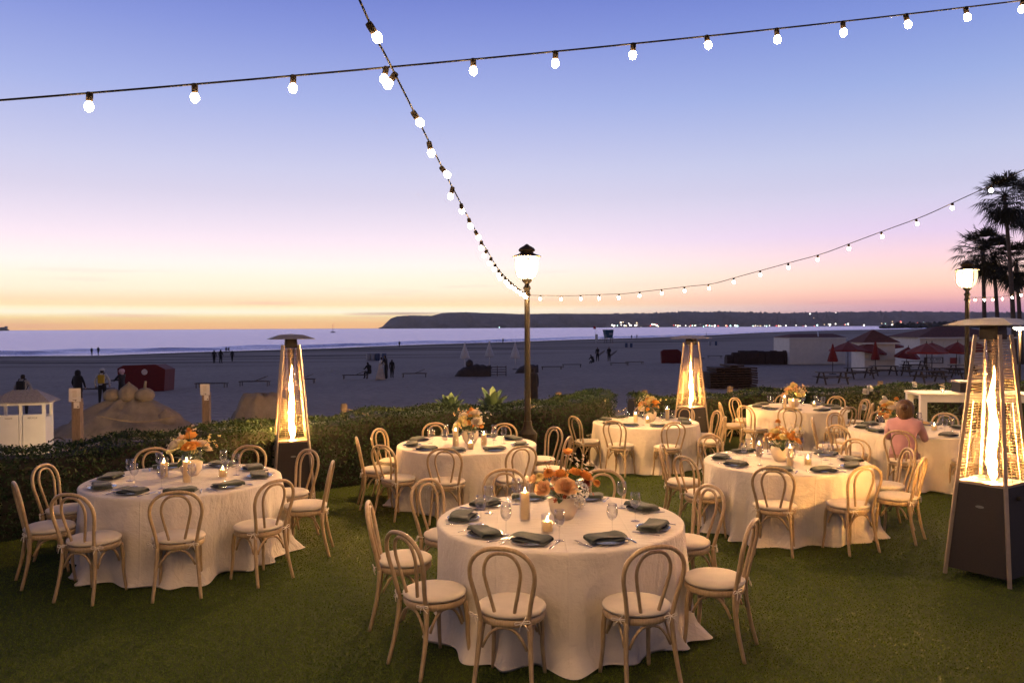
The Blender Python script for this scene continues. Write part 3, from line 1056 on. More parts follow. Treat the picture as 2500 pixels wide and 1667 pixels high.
def arch(a, b, name):
    a, b = Vector(a), Vector(b)
    P = []
    for k in range(11):
        s = k / 10
        p = a.lerp(b, .06 + .88 * s)
        h = 1 - abs(2 * s - 1) ** 2.6
        p.z = .27 + .128 * h
        P.append(p)
    return MB().tube(P, .0095, 6).mesh(name, MT['chair'], True)


CH['b_rear'] = arch((.158, -.18, 0), (-.158, -.18, 0), 'brace')
CH['b_front'] = arch((.15, .135, 0), (-.15, .135, 0), 'brace')
CH['b_left'] = arch((-.155, -.165, 0), (-.152, .125, 0), 'brace')
CH['b_right'] = arch((.155, -.165, 0), (.152, .125, 0), 'brace')
mb = MB()
mb.tube([(.02, .03, .012), (.012, .008, .006), (0, -.014, 0)], .004, 5)
for sgn in (-1, 1):
    P = [(0, -.016, 0), (sgn * .02, -.022, .012), (sgn * .042, -.02, .010), (sgn * .044, -.02, -.004), (sgn * .02, -.02, -.004), (0, -.016, 0)]
    mb.tube(spline(P, 3), .0035, 5)
    mb.tube(spline([(0, -.016, 0), (sgn * .015, -.026, -.018), (sgn * .028, -.024, -.05)], 3), .0035, 5)
mb.lathe([(.001, -.007), (.008, -.003), (.008, .003), (.001, .007)], 6, (0, -.017, 0))
CH['tie'] = mb.mesh('tie', MT['tie'], True)


def chair(loc, rz, label, group):
    r = thing('bentwood_chair', label, 'chair', loc, rz, group)
    for n_ in ('back_hoop', 'inner_hoop', 'seat_ring'):
        ob(n_, CH[n_], r)
    c = ob('cushion', CH['cushion'], r, rot=(0, 0, random.uniform(-.2, .2)))
    kz = random.uniform(.82, 1.12); c.scale = (random.uniform(.97, 1.02), random.uniform(.97, 1.02), kz); c.location.z = .449 * (1 - kz)
    for s_ in (-1, 1):
        t_ = ob('tie', CH['tie'], r, (s_ * .152, -.178, .452), (random.uniform(-.3, .3), random.uniform(-.3, .3), s_ * .35))
        t_.parent = c
        ob('leg', CH['rear_leg'], r, sc=(s_, 1, 1)); ob('leg', CH['front_leg'], r, sc=(s_, 1, 1))
    for n_ in ('b_rear', 'b_front', 'b_left', 'b_right'):
        ob('brace', CH[n_], r)
    return r


# ------------------------------------------------------------------ table settings (shared meshes)
ST = {}
ST['plate'] = MB().lathe([(.0, .003), (.05, .003), (.055, .001), (.075, .002), (.10, .010), (.122, .014), (.1235, .0155), (.121, .0165), (.099, .0125), (.078, .006), (0, .0055)], 32).mesh('plate', MT['plate'], True)


def napkin_mesh(seed):
    rr = random.Random(seed)
    W_, D_ = .115, .062
    lay = []
    nx_, ny_ = 14, 8
    mb = MB()
    # two folded leaves lying over each other, the fold along the front edge
    prof = []
    for k in range(26):
        s = k / 25
        if s < .42:
            q = s / .42; prof.append((D_ - 2 * D_ * q, .004))
        elif s < .58:
            q = (s - .42) / .16 * PI; prof.append((-D_ - .012 * math.sin(q), .004 + .009 * (1 - math.cos(q))))
        else:
            q = (s - .58) / .42; prof.append((-D_ + 1.75 * D_ * q, .022 - .006 * q))
    ph = rr.uniform(0, 6)
    for i in range(nx_ + 1):
        x = (i / nx_ - .5) * 2
        rows = []
        for k, (y, z) in enumerate(prof):
            sk = rr.uniform(-.0012, .0012)
            rows.append((x * W_ * (1 + .05 * math.sin(k * .35 + ph)), y + .014 * x * x * (1 if k > 12 else .4) + .006 * math.sin(x * 2 + ph), z + .004 * math.sin(x * 3 + k * .2 + ph) * (k / 25) + sk + .016 - .014 * max(0, abs(x) - .8) * 3))
        mb.v += rows
    m = len(prof)
    for i in range(nx_):
        for k in range(m - 1):
            mb.f.append((i * m + k, (i + 1) * m + k, (i + 1) * m + k + 1, i * m + k + 1)); mb.m.append(0)
    # second side for thickness
    o_ = len(mb.v)
    mb.v += [(x, y, z + (.003 if (i % m) > 12 else -.003)) for i, (x, y, z) in enumerate(mb.v[:o_])]
    mb.f += [tuple(j + o_ for j in reversed(f_)) for f_ in mb.f[:]]; mb.m += [0] * (len(mb.f) - len(mb.m))
    return mb.mesh('napkin', MT['napkin'], True)


NAP = [napkin_mesh(i) for i in range(5)]
mb = MB()
mb.tube([(0, -.10, .004), (0, -.06, .006), (0, .0, .005), (0, .03, .006)], [.0045, .0048, .0026, .004], 8, squash=.5)
mb.box((0, .045, .006), (.020, .03, .002))
for k in (-1.5, -.5, .5, 1.5):
    mb.box((k * .0055, .078, .007), (.0026, .042, .002))
ST['fork'] = mb.mesh('fork', MT['steel'], True, 40)
mb = MB()
mb.tube([(0, -.115, .004), (0, -.07, .006), (0, -.01, .005)], [.006, .0065, .0045], 8, squash=.55)
mb.add([(-.006, -.01, .003), (.006, -.01, .003), (.010, .06, .003), (.006, .10, .003), (-.004, .112, .003), (-.006, .06, .003)] + [(-.006, -.01, .005), (.006, -.01, .005), (.010, .06, .0045), (.006, .10, .0045), (-.004, .112, .0045), (-.006, .06, .006)],
       [(5, 4, 3, 2, 1, 0), (6, 7, 8, 9, 10, 11)] + [(i, (i + 1) % 6, 6 + (i + 1) % 6, 6 + i) for i in range(6)])
ST['knife'] = mb.mesh('knife', MT['steel'], True, 40)
ST['bowl'] = MB().lathe([(.004, .098), (.014, .102), (.028, .116), (.0375, .137), (.0395, .155), (.037, .180), (.0315, .210)][::1], 20).mesh('bowl', MT['glass'], True)
ST['bowl'].polygons.foreach_get
bmv = MB().lathe([(.004, .098), (.014, .102), (.028, .116), (.0375, .137), (.0395, .155), (.037, .180), (.0315, .210), (.0300, .2105), (.0355, .180), (.0380, .155), (.036, .138), (.026, .119), (.001, .107)], 20)
ST['bowl'] = bmv.mesh('bowl', MT['glass'], True)
ST['stem'] = MB().lathe([(.006, .006), (.0035, .015), (.003, .05), (.0034, .09), (.006, .1)], 8).mesh('stem', MT['glass'], True)
ST['foot'] = MB().lathe([(.033, 0), (.0335, .0015), (.02, .003), (.006, .007)], 20).mesh('foot', MT['glass'], True)
mb = MB()
for k_ in ('stem', 'foot'):
    me_ = ST[k_]
    mb.add([v.co for v in me_.vertices], [tuple(p.vertices) for p in me_.polygons])
mb.add(bmv.v, bmv.f)
ST['glass_all'] = mb.mesh('wine_glass', MT['glass'], True)


def jar(h, r):
    return MB().lathe([(r, 0), (r + .001, .004), (r + .001, h), (r - .0015, h + .001), (r - .002, .012), (0, .010)], 24).mesh('jar', MT['jar'], True)


FLM = MB().lathe([(.0015, 0), (.0052, .008), (.0060, .014), (.0038, .026), (.0012, .038), (0, .043)], 10).mesh('flame', MT['flame'], True)
JAR = {}


def candle(x, y, z, kind, label, group):
    h, r, wh = {'tall': (.265, .041, .205), 'mid': (.20, .040, .15), 'small': (.125, .043, .078)}[kind]
    dp = wh * .42
    if kind not in JAR:
        wax = MB().lathe([(.0, .011), (r - .008, .011), (r - .007, .014), (r - .007, wh), (r - .010, wh + .003), (r - .014, wh - .004), (.016, wh - dp), (.0, wh - dp - .002)], 20).mesh('wax', MT['wax'], True)
        JAR[kind] = (jar(h, r), wax)
    g_, w_ = JAR[kind]
    e = thing('candle', label, 'candle', (x, y, z), 0, group)
    ob('jar', g_, e); ob('wax', w_, e); ob('wick', WICK, e, (0, 0, wh - .012)); f_ = ob('flame', FLM, e, (0, 0, wh - .002))
    ld = bpy.data.lights.new('candle_glow', 'POINT'); ld.energy = P_CANDLE; ld.color = (1, .55, .2); ld.shadow_soft_size = .008
    ob('candle_glow', ld, f_, (0, 0, .012))
    return e


WICK = MB().tube([(0, 0, -.05), (.001, 0, .016)], .001, 5).mesh('wick', MT['dark'])
VASE = MB().lathe([(.0, .0), (.052, .0), (.062, .006), (.088, .05), (.100, .095), (.102, .125), (.097, .152), (.094, .153), (.098, .125), (.09, .09), (0, .06)], 28).mesh('vase', MT['vase'], True)


def arrangement(x, y, z, key, label, rz, big=1.0):
    rr = random.Random('fl' + key)
    e = thing('flower_arrangement', label, 'flowers', (x, y, z), rz, 'flower arrangements on the round tables', sc=big)
    ob('vase', VASE, e)
    mb = MB()

    def put(kind, c, p, s=1.0):
        p = Vector(p)
        d = (p - Vector((0, 0, .06))).normalized()
        q = (d + Vector((0, -.35, .05))).to_track_quat('Z', 'Y').to_euler()
        q2 = Euler(q)
        o_ = ob(kind, FL[(kind, c)], e, p, q2, s)
        if kind == 'blossom_spray':
            o_['kind'] = 'stuff'
        mb.tube(spline([(0, 0, .08), Vector((p.x * .25, p.y * .25, max(.14, p.z * .55))), p - d * .006], 3), .0022, 5)
        return o_
    pal = {'F': ('apricot', 'orange', 'rust'), 'L': ('orange', 'yellow', 'apricot'), 'C': ('orange', 'apricot', 'cream'), 'B': ('yellow', 'apricot', 'orange'),
           'R': ('orange', 'apricot', 'rust'), 'FR': ('apricot', 'yellow', 'apricot'), 'RB': ('orange', 'rust', 'apricot')}[key]
    okr = lambda k, c: c if (k, c) in FL else 'orange'
    if key == 'F':
        put('hydrangea', 'white', (.095, -.075, .195), 1.25)
        put('rose', 'apricot', (.005, -.105, .215), 1.35); put('rose', 'apricot', (-.13, -.06, .20), 1.15); put('dahlia', 'orange', (-.10, -.02, .305), 1.25)
        put('dahlia', 'yellow', (-.16, -.01, .28), 1.05); put('poppy', 'apricot', (-.19, .0, .25), 1.1); put('dahlia', 'apricot', (-.06, -.06, .265), 1.0)
        put('poppy', 'orange', (.03, .05, .42), 1.1); put('rose', 'orange', (.14, .03, .26), 1.0); put('dahlia', 'rust', (.15, .02, .225), 1.1); put('dahlia', 'orange', (.22, .0, .235), .9)
        put('dahlia', 'rust', (.02, -.03, .26), .9); put('rose', 'orange', (-.02, .03, .27), 1.0); put('blossom_spray', 'rust', (-.08, -.09, .20), 1.3); put('blossom_spray', 'cream', (.11, .05, .36), 1.2)
        put('blossom_spray', 'cream', (.15, .06, .33), 1.2); put('blossom_spray', 'cream', (.06, .07, .40), 1.0); put('blossom_spray', 'rust', (-.12, .03, .36), .8); put('hydrangea', 'white', (.10, -.09, .13), .7)
        put('rose', 'orange', (.08, .05, .28), .95); put('blossom_spray', 'rust', (.19, .02, .2), 1.1)
    else:
        for i in range(17):
            a = i * 2.39996 + rr.uniform(-.3, .3)
            s = math.sqrt((i + .5) / 17)
            p = (math.cos(a) * .17 * s, math.sin(a) * .15 * s - .02, .30 - .12 * s * s + rr.uniform(-.03, .07))
            kind = rr.choice(('rose', 'rose', 'rose', 'dahlia', 'dahlia', 'poppy'))
            put(kind, okr(kind, rr.choice(pal + ('yellow', 'cream'))), p, rr.uniform(.85, 1.3))
        for i in range(6):
            a = rr.uniform(0, 6.28)
            put('blossom_spray', rr.choice(('cream', 'yellow', 'apricot')), (math.cos(a) * .17, math.sin(a) * .15, rr.uniform(.24, .38)), 1.2)
        put('dahlia', pal[0], (rr.uniform(-.1, .12), .0, .40), 1.0)
    for i in range(16):
        a = i * 2 * PI / 16 + rr.uniform(-.3, .3)
        ob('leaf', LEAFM, e, (math.cos(a) * .07, math.sin(a) * .07, .15 + .07 * (i % 2)), (rr.uniform(-.5, .6), rr.uniform(-.3, .3), a - PI / 2), rr.uniform(.8, 1.3))
    sm = ob('stem', mb.mesh('stems', MT['stem'], True), e); sm['kind'] = 'stuff'
    return e


# ------------------------------------------------------------------ tables
def cloth_mesh(key, R=.915, H=TH):
    rr = random.Random('cloth' + key)
    n = 300
    ph = [rr.uniform(0, 6.28) for _ in range(6)]
    RG = []
    a_ = rr.uniform(0, .4)
    while a_ < 6.1:
        RG.append((a_, rr.uniform(.07, .15), rr.uniform(.45, 1.25)))
        a_ += rr.uniform(.24, .55)

    def g(a):
        q = -.25 + .22 * math.sin(3 * a + ph[0]) + .12 * math.sin(7 * a + ph[4])
        for (c, w, h) in RG:
            d = (a - c + PI) % (2 * PI) - PI
            q += h * math.exp(-(d / w) ** 2) - .35 * h * math.exp(-((d - 2.1 * w) / (1.2 * w)) ** 2)
        return q
    mb = MB()
    rows = [(.0, H), (.3, H), (.6, H), (.80, H), (.885, H), (.903, H - .002), (.912, H - .008), (.915, H - .018)]
    rows = [(r * R / .915, z) for r, z in rows]
    zs = [H - .05, H - .1, H - .17, H - .25, H - .33, H - .41, H - .48, H - .55, H - .61, H - .66, H - .70, H - .73, H - .748, H - .757]
    for (r, z) in rows:
        for k in range(n):
            a = 2 * PI * k / n
            mb.v.append((r * math.cos(a), r * math.sin(a), z))
    for i, z in enumerate(zs):
        s = (H - z) / H
        for k in range(n):
            a = 2 * PI * k / n
            gg = g(a)
            amp = .092 * max(0, s - .03) ** .80
            r = R + .018 * s + gg * amp + (.05 * max(0, s - .84) / .16 * (.7 + .8 * math.sin(5 * a + ph[3]) + 1.0 * gg))
            zz = z + (.012 * math.sin(7 * a + ph[1]) * max(0, s - .9) / .1 if i < len(zs) - 1 else .004 + .008 * (1 + math.sin(9 * a + ph[2])))
            mb.v.append((r * math.cos(a), r * math.sin(a), zz))
    m = len(rows) + len(zs)
    mb.f = [(i * n + k, i * n + (k + 1) % n, (i + 1) * n + (k + 1) % n, (i + 1) * n + k) for i in range(1, m - 1) for k in range(n)]
    mb.f += [(0, n + (k + 1) % n, n + k) for k in range(n)]
    mb.f = [tuple(reversed(f_)) for f_ in mb.f]
    mb.m = [0] * len(mb.f)
    return mb.mesh('tablecloth', MT['cloth'], True)


ORD = ['leftmost', 'second from left', 'third from left', 'fourth from left', 'fifth from left', 'sixth from left', 'seventh from left', 'eighth from left', 'ninth from left']
TN = {'F': 'the nearest table', 'L': 'the table before the first heater', 'C': 'the table before the lamp post', 'B': 'the table before the middle heater',
      'R': 'the table right of the nearest', 'FR': 'the farthest table', 'RB': 'the table behind the nearest heater'}
TL = {'F': 'round table under a cream linen cloth, nearest to the camera', 'L': 'round cream clothed table by the hedge before the first heater', 'C': 'round cream clothed table before the lamp post with nine chairs',
      'B': 'round cream clothed table before the middle heater', 'R': 'round cream clothed table to the right of the nearest one', 'FR': 'farthest round cream clothed table, by the rose bushes',
      'RB': 'round cream clothed table where the person in pink sits'}
ANG = {'F': [-19, -49, -90, -129, -162, 159, 114, 63, 22], 'L': [-15, 20, 54, 97, 135, 171, -145, -92, -52], 'R': [-24, 14, 52, 86, 124, 165, -155, -105, -68],
       'C': [-9, 32, 75, 122, 160, -158, -115, -78, -43], 'B': [-30, 8, 62, 103, 138, 172, -150, -112, -66], 'FR': [-23, 19, 58, 97, 128, 170, -138, -97, -58],
       'RB': [-33, 10, 52, 95, 135, 175, -148, -108, -70]}
CND = {'F': [('tall', -.26, -.05), ('small', -.11, -.41), ('mid', .17, .33)], 'L': [('tall', .12, -.22), ('small', .36, .06), ('mid', -.21, .05)],
       'C': [('tall', -.13, -.26), ('mid', .23, -.2), ('small', .07, -.46)], 'B': [('tall', .42, .2), ('mid', -.19, -.12), ('small', 0, -.22)],
       'R': [('tall', -.08, -.36), ('small', .14, -.30), ('mid', -.22, .3)], 'FR': [('tall', -.25, -.1), ('mid', -.13, -.22), ('small', .35, 0)], 'RB': [('small', .22, -.14), ('mid', -.05, .3)]}
VAS = {'F': (.03, 0), 'L': (0, .18), 'C': (.04, .06), 'B': (.09, .06), 'R': (-.06, 0), 'FR': (0, .1), 'RB': (-.25, .15)}
VL = {'F': 'flowers with a big white hydrangea and apricot roses on the nearest table', 'L': 'orange and butter yellow flowers on the table before the first heater', 'C': 'orange flowers with one bloom standing high on the table before the lamp post',
      'B': 'yellow and apricot flowers on the table before the middle heater', 'R': 'vivid orange flowers on the table right of the nearest', 'FR': 'pale apricot flowers on the farthest table', 'RB': 'flowers behind the person in pink'}
SEATPERSON = None
for key, (tx, ty, drop) in TABLES.items():
    gz = 2.2 - drop - TH
    tz = 2.2 - drop
    r = thing('round_table', TL[key], 'table', (tx, ty, gz), 0, 'round tables on the lawn')
    ob('tablecloth', cloth_mesh(key), r)
    ob('tabletop', MB().lathe([(.895, TH - .03), (.90, TH - .02), (.90, TH - .006), (.89, TH - .004), (0, TH - .004)], 40).mesh('tabletop', MT['darkwood'], True, 40), r)
    near = key in ('F', 'L', 'R', 'C')
    cutl = key in ('F', 'L', 'R')
    ent = []
    for i, a in enumerate(ANG[key]):
        A = rad(a)
        jr = random.uniform(-.03, .05)
        d = Vector((math.sin(A), -math.cos(A), 0))
        p = Vector((tx, ty, 0)) + d * (1.12 + jr)
        p.z = lawn_z(p.x, p.y)
        ent.append((A, d, p))
    order = sorted(range(len(ent)), key=lambda i: proj((ent[i][2].x + ent[i][1].x * .2, ent[i][2].y + ent[i][1].y * .2, .8))[0])
    rank = {i: k for k, i in enumerate(order)}
    grp = 'at ' + TN[key]
    stuff = {n_: [] for n_ in ('plate', 'napkin', 'fork', 'knife', 'wine_glass')}
    for i, (A, d, p) in enumerate(ent):
        chair(p, A + random.uniform(-.10, .10), 'bentwood chair with cream cushion, %s at %s' % (ORD[rank[i]], TN[key]), 'chairs ' + grp)
        base = Vector((tx, ty, tz + .001))
        tg = Vector((d.y * -1, d.x, 0))        # to the diner's right
        s_ = base + d * .72
        stuff['plate'].append((s_, A))
        stuff['napkin'].append((s_ + Vector((0, 0, .003)), A + random.uniform(-.35, .35) + (random.choice((0, PI)))))
        gp = base + d * .47 + tg * random.uniform(.08, .16)
        stuff['wine_glass'].append((gp, random.uniform(0, 6)))
        if cutl:
            if not (key == 'L' and abs(a) > 200):
                stuff['fork'].append((s_ - tg * .17 + d * .0, A + random.uniform(-.15, .15)))
                stuff['knife'].append((s_ + tg * .17 + d * .0, A + random.uniform(-.15, .15)))
    if key == 'F':
        stuff['wine_glass'] = []
        for (gx, gy) in ((1102, 1205), (1120, 1180), (1160, 1230), (1183, 1160), (1283, 1245), (1405, 1230), (1427, 1170), (1458, 1200), (1268, 1140)):
            Yg = 1860 * 1.43 / (gy - 752)
            stuff['wine_glass'].append((Vector(((gx - 1176) / 1860 * Yg, Yg, tz + .001)), random.uniform(0, 6)))
    for n_, lst in stuff.items():
        lst.sort(key=lambda q: proj(q[0])[0])
        for k, (q, A) in enumerate(lst):
            lb = {'plate': 'pewter plate under a napkin, %s on %s', 'napkin': 'folded dark green napkin, %s on %s', 'fork': 'silver fork, %s on %s', 'knife': 'silver knife, %s on %s', 'wine_glass': 'clear wine glass, %s on %s'}[n_] % (ORD[k], TN[key])
            g_ = {'plate': 'plates ', 'napkin': 'napkins ', 'fork': 'forks ', 'knife': 'knives ', 'wine_glass': 'wine glasses '}[n_] + grp
            if n_ == 'wine_glass' and near:
                o_ = thing(n_, lb, 'glass', q, A, g_)
                for pn in ('bowl', 'stem', 'foot'):
                    ob(pn, ST[pn], o_)
            elif n_ == 'napkin':
                thing(n_, lb, 'napkin', q, A, g_, random.choice(NAP), sc=1.18)
            else:
                thing(n_, lb, {'wine_glass': 'glass'}.get(n_, n_), q, A, g_, ST['glass_all'] if n_ == 'wine_glass' else ST[n_])
    for (kd, dx, dy) in CND[key]:
        candle(tx + dx, ty + dy, tz + .001, kd, {'tall': 'tall', 'mid': 'medium', 'small': 'short'}[kd] + ' lit pillar candle in a glass cylinder on ' + TN[key], 'candles ' + grp)
    vx, vy = VAS[key]
    arrangement(tx + vx, ty + vy, tz + .001, key, VL[key], 0 if key == 'F' else random.uniform(0, 6), 1.12)

# ------------------------------------------------------------------ pyramid patio heaters
HB_, HT_ = .265, .10       # half widths at floor and under the cap
ZB, ZT = .80, 2.08


def hw(z):
    return HB_ + (HT_ - HB_) * z / ZT


HM = {}
mb = MB()
HM['panel'] = MB().add([(-hw(.06) + .02, -hw(.06) + .006, .06), (hw(.06) - .02, -hw(.06) + .006, .06), (hw(ZB) - .02, -hw(ZB) + .006, ZB), (-hw(ZB) + .02, -hw(ZB) + .006, ZB),
                        (-hw(.06) + .02, -hw(.06) + .02, .06), (hw(.06) - .02, -hw(.06) + .02, .06), (hw(ZB) - .02, -hw(ZB) + .02, ZB), (-hw(ZB) + .02, -hw(ZB) + .02, ZB)],
                       [(0, 1, 2, 3), (7, 6, 5, 4), (0, 4, 5, 1), (1, 5, 6, 2), (2, 6, 7, 3), (3, 7, 4, 0)]).mesh('base_panel', MT['heaterbody'])
HM['post'] = MB().bar((-hw(0), -hw(0), 0), (-hw(ZT), -hw(ZT), ZT), .027, .027).mesh('corner_post', MT['heaterpost'])
mb = MB()
zz = ZB + .05
while zz < ZT - .05:
    w_ = hw(zz)
    mb.tube([(-w_ + .015, -w_ + .004, zz), (w_ - .015, -w_ + .004, zz)], .0022, 4, False)
    zz += .0245
for f_ in (-.34, .34):
    mb.tube([(f_ * hw(ZB), -hw(ZB) + .008, ZB + .03), (f_ * hw(1.5), -hw(1.5) + .008, 1.5)], .0022, 4, False)
HM['grille'] = mb.mesh('grille', MT['grille'])
HM['plate'] = MB().box((0, 0, ZB + .012), (2 * hw(ZB) - .01, 2 * hw(ZB) - .01, .024)).mesh('burner_plate', MT['grille'])
HM['tube'] = MB().lathe([(.055, ZB + .026), (.055, ZT - .02), (.053, ZT - .02), (.053, ZB + .026)], 20).mesh('glass_tube', MT['tubeglass'], True)
HM['neck'] = MB().lathe([(.11, ZT - .04), (.11, ZT + .03), (.10, ZT + .10)], 4).mesh('neck', MT['heaterbody'])
HM['cap'] = MB().add([(-.285, -.285, ZT + .085), (.285, -.285, ZT + .085), (.285, .285, ZT + .085), (-.285, .285, ZT + .085), (-.15, -.15, ZT + .135), (.15, -.15, ZT + .135), (.15, .15, ZT + .135), (-.15, .15, ZT + .135), (0, 0, ZT + .150),
                      (-.285, -.285, ZT + .079), (.285, -.285, ZT + .079), (.285, .285, ZT + .079), (-.285, .285, ZT + .079), (0, 0, ZT + .115)],
                     [(0, 1, 5, 4), (1, 2, 6, 5), (2, 3, 7, 6), (3, 0, 4, 7), (4, 5, 8), (5, 6, 8), (6, 7, 8), (7, 4, 8), (0, 9, 10, 1), (1, 10, 11, 2), (2, 11, 12, 3), (3, 12, 9, 0), (10, 9, 13), (11, 10, 13), (12, 11, 13), (9, 12, 13)]).mesh('reflector_cap', MT['heatercap'])
HM['badge'] = MB().lathe([(.034, 0), (.036, .002), (.034, .004)], 16, sy=.32).mesh('badge', MT['heatercap'])
HM['knob'] = MB().lathe([(.02, 0), (.02, .015), (.016, .03), (0, .03)], 12).mesh('knob', MT['dark'], True, 40)


def flame_mesh(seed):
    rr = random.Random(seed)
    mb = MB()
    prof = [(.016, 0), (.036, .05), (.044, .14), (.040, .25), (.046, .36), (.036, .48), (.026, .60), (.030, .68), (.018, .80), (.008, .90), (0, .98)]
    a0 = rr.uniform(0, 6)
    path = []
    n = 12
    for i, (r, z) in enumerate(prof):
        ox, oy = .010 * math.sin(z * 14 + a0), .010 * math.cos(z * 11 + a0)
        for k in range(n):
            a = 2 * PI * k / n
            q = r * (1 + .28 * math.sin(3 * a + z * 22 + a0))
            mb.v.append((ox + q * math.cos(a), oy + q * math.sin(a), ZB + .03 + z))
    for i in range(len(prof) - 1):
        for k in range(n):
            mb.f.append((i * n + k, i * n + (k + 1) % n, (i + 1) * n + (k + 1) % n, (i + 1) * n + k)); mb.m.append(0)
    return mb.mesh('flame', MT['heatflame'], True)


def heater(x, y, rz, label, seed, sc=1.0):
    r = thing('patio_heater', label, 'patio heater', (x, y, lawn_z(x, y)), rz, 'pyramid flame heaters', sc=sc)
    for k in range(4):
        a = k * PI / 2
        p_ = ob('base_panel', HM['panel'], r, rot=(0, 0, a)); ob('corner_post', HM['post'], r, rot=(0, 0, a)); g_ = ob('grille', HM['grille'], r, rot=(0, 0, a)); g_['kind'] = 'stuff'
        if k == 0:
            ob('badge', HM['badge'], p_, (0, -hw(.62) + .003, .62), (PI / 2 - .08, 0, 0))
        if k == 1:
            ob('knob', HM['knob'], p_, (0, -hw(.70) + .006, .70), (PI / 2, 0, 0))
    for n_ in ('plate', 'tube', 'neck', 'cap'):
        ob({'plate': 'burner_plate', 'tube': 'glass_tube', 'neck': 'neck', 'cap': 'reflector_cap'}[n_], HM[n_], r, rot=(0, 0, PI / 4 if n_ == 'neck' else 0))
    ob('flame', flame_mesh(seed), r)
    return r


heater(-2.95, 10.8, rad(20), 'tall pyramid flame heater behind the first table by the hedge', 1)
heater(3.54, 16.0, rad(35), 'pyramid flame heater farthest away, between two tables and the hedge', 2)
heater(4.29, 7.22, rad(-56), 'big nearest pyramid flame heater with dark base at the frame edge', 3, 1.035)

# ------------------------------------------------------------------ lamp posts
LPM = {}
LPM['pedestal'] = MB().lathe([(.17, 0), (.17, .08), (.145, .12), (.14, .55), (.15, .60), (.155, .66), (.12, .70), (.085, .74), (.07, .80), (.065, .86)], 20).mesh('pedestal', MT['lampmetal'], True, 35)
LPM['shaft'] = MB().lathe([(.052, .84), (.047, 1.6), (.042, 2.86), (.058, 2.87), (.058, 2.90), (.046, 2.92), (.046, 2.97), (.062, 2.98), (.062, 3.0), (.04, 3.03), (.035, 3.06), (.075, 3.10), (.085, 3.13), (.0, 3.135)], 16).mesh('shaft', MT['lampmetal'], True, 35)
LPM['globe'] = MB().lathe([(.085, 3.14), (.14, 3.18), (.175, 3.25), (.19, 3.33), (.192, 3.40), (.187, 3.475), (.0, 3.48)], 24).mesh('globe', MT['frost'], True, 50)
LPM['core'] = MB().lathe([(.02, 3.17), (.05, 3.19), (.072, 3.25), (.076, 3.32), (.066, 3.39), (.035, 3.43), (0, 3.44)], 16).mesh('lamp_core', MT['core'], True)
LPM['hood'] = MB().lathe([(.0, 3.483), (.215, 3.483), (.232, 3.495), (.21, 3.51), (.15, 3.53), (.11, 3.55), (.10, 3.565), (.125, 3.58), (.135, 3.60), (.115, 3.63), (.075, 3.655), (.045, 3.67), (.03, 3.685), (0, 3.70)], 24).mesh('hood', MT['lampmetal'], True, 40)
LPM['strap'] = MB().tube(spline([(.09, 0, 3.135), (.155, 0, 3.17), (.193, 0, 3.26), (.203, 0, 3.38), (.205, 0, 3.49)], 3), .009, 5).mesh('strap', MT['lampmetal'], True)


def lamp_post(x, y, z, label):
    r = thing('lamp_post', label, 'lamp post', (x, y, z), 0, 'lamp posts along the hedge')
    for n_ in ('pedestal', 'shaft', 'globe', 'hood'):
        o_ = ob(n_, LPM[n_], r)
        if n_ == 'globe':
            ob('lamp_core', LPM['core'], o_)
        if n_ == 'globe':
            for k in range(3):
                ob('strap', LPM['strap'], o_, rot=(0, 0, k * 2 * PI / 3 + .6))
    return r


LP1 = Vector((.245, 13.0, -.165)); LP2 = at(2360, 1000, 16.6); LP2.z = -.17
lamp_post(*LP1, 'bronze lamp post with lit glass globe in front of the long hedge')
lamp_post(*LP2, 'lamp post with lit globe behind the nearest heater, below the palms')

# ------------------------------------------------------------------ string lights
BULB = MB().lathe([(.008, 0), (.010, -.006), (.017, -.014), (.0205, -.026), (.020, -.036), (.015, -.046), (.007, -.0515), (0, -.053)], 12).mesh('bulb', MT['bulb'], True)
SOCK = MB().lathe([(.005, .012), (.0115, .010), (.013, .0), (.0125, -.022), (.0105, -.028)], 10).mesh('socket', MT['socket'], True, 40)


def string(label, pts, step, first, count, tilt, seed):
    rr = random.Random(seed)
    P = spline(pts, 14)
    o = P[0]
    r = thing('string_light', label, 'string lights', o)
    w_ = ob('wire', MB().tube([p - o for p in P], .0042, 6).mesh('wire', MT['wire'], True), r)
    acc = [0.0]
    for i in range(1, len(P)):
        acc.append(acc[-1] + (P[i] - P[i - 1]).length)
    for k in range(count):
        s = first + k * step
        if s > acc[-1]:
            break
        i = max(j for j in range(len(P) - 1) if acc[j] <= s)
        q = P[i].lerp(P[i + 1], (s - acc[i]) / (acc[i + 1] - acc[i])) - o
        e = (rr.gauss(0, tilt), rr.gauss(0, tilt), 0)
        so = ob('socket', SOCK, r, q - Vector((0, 0, .008)), e)
        ob('bulb', BULB, so, (0, 0, -.022), sc=.82)
    return r


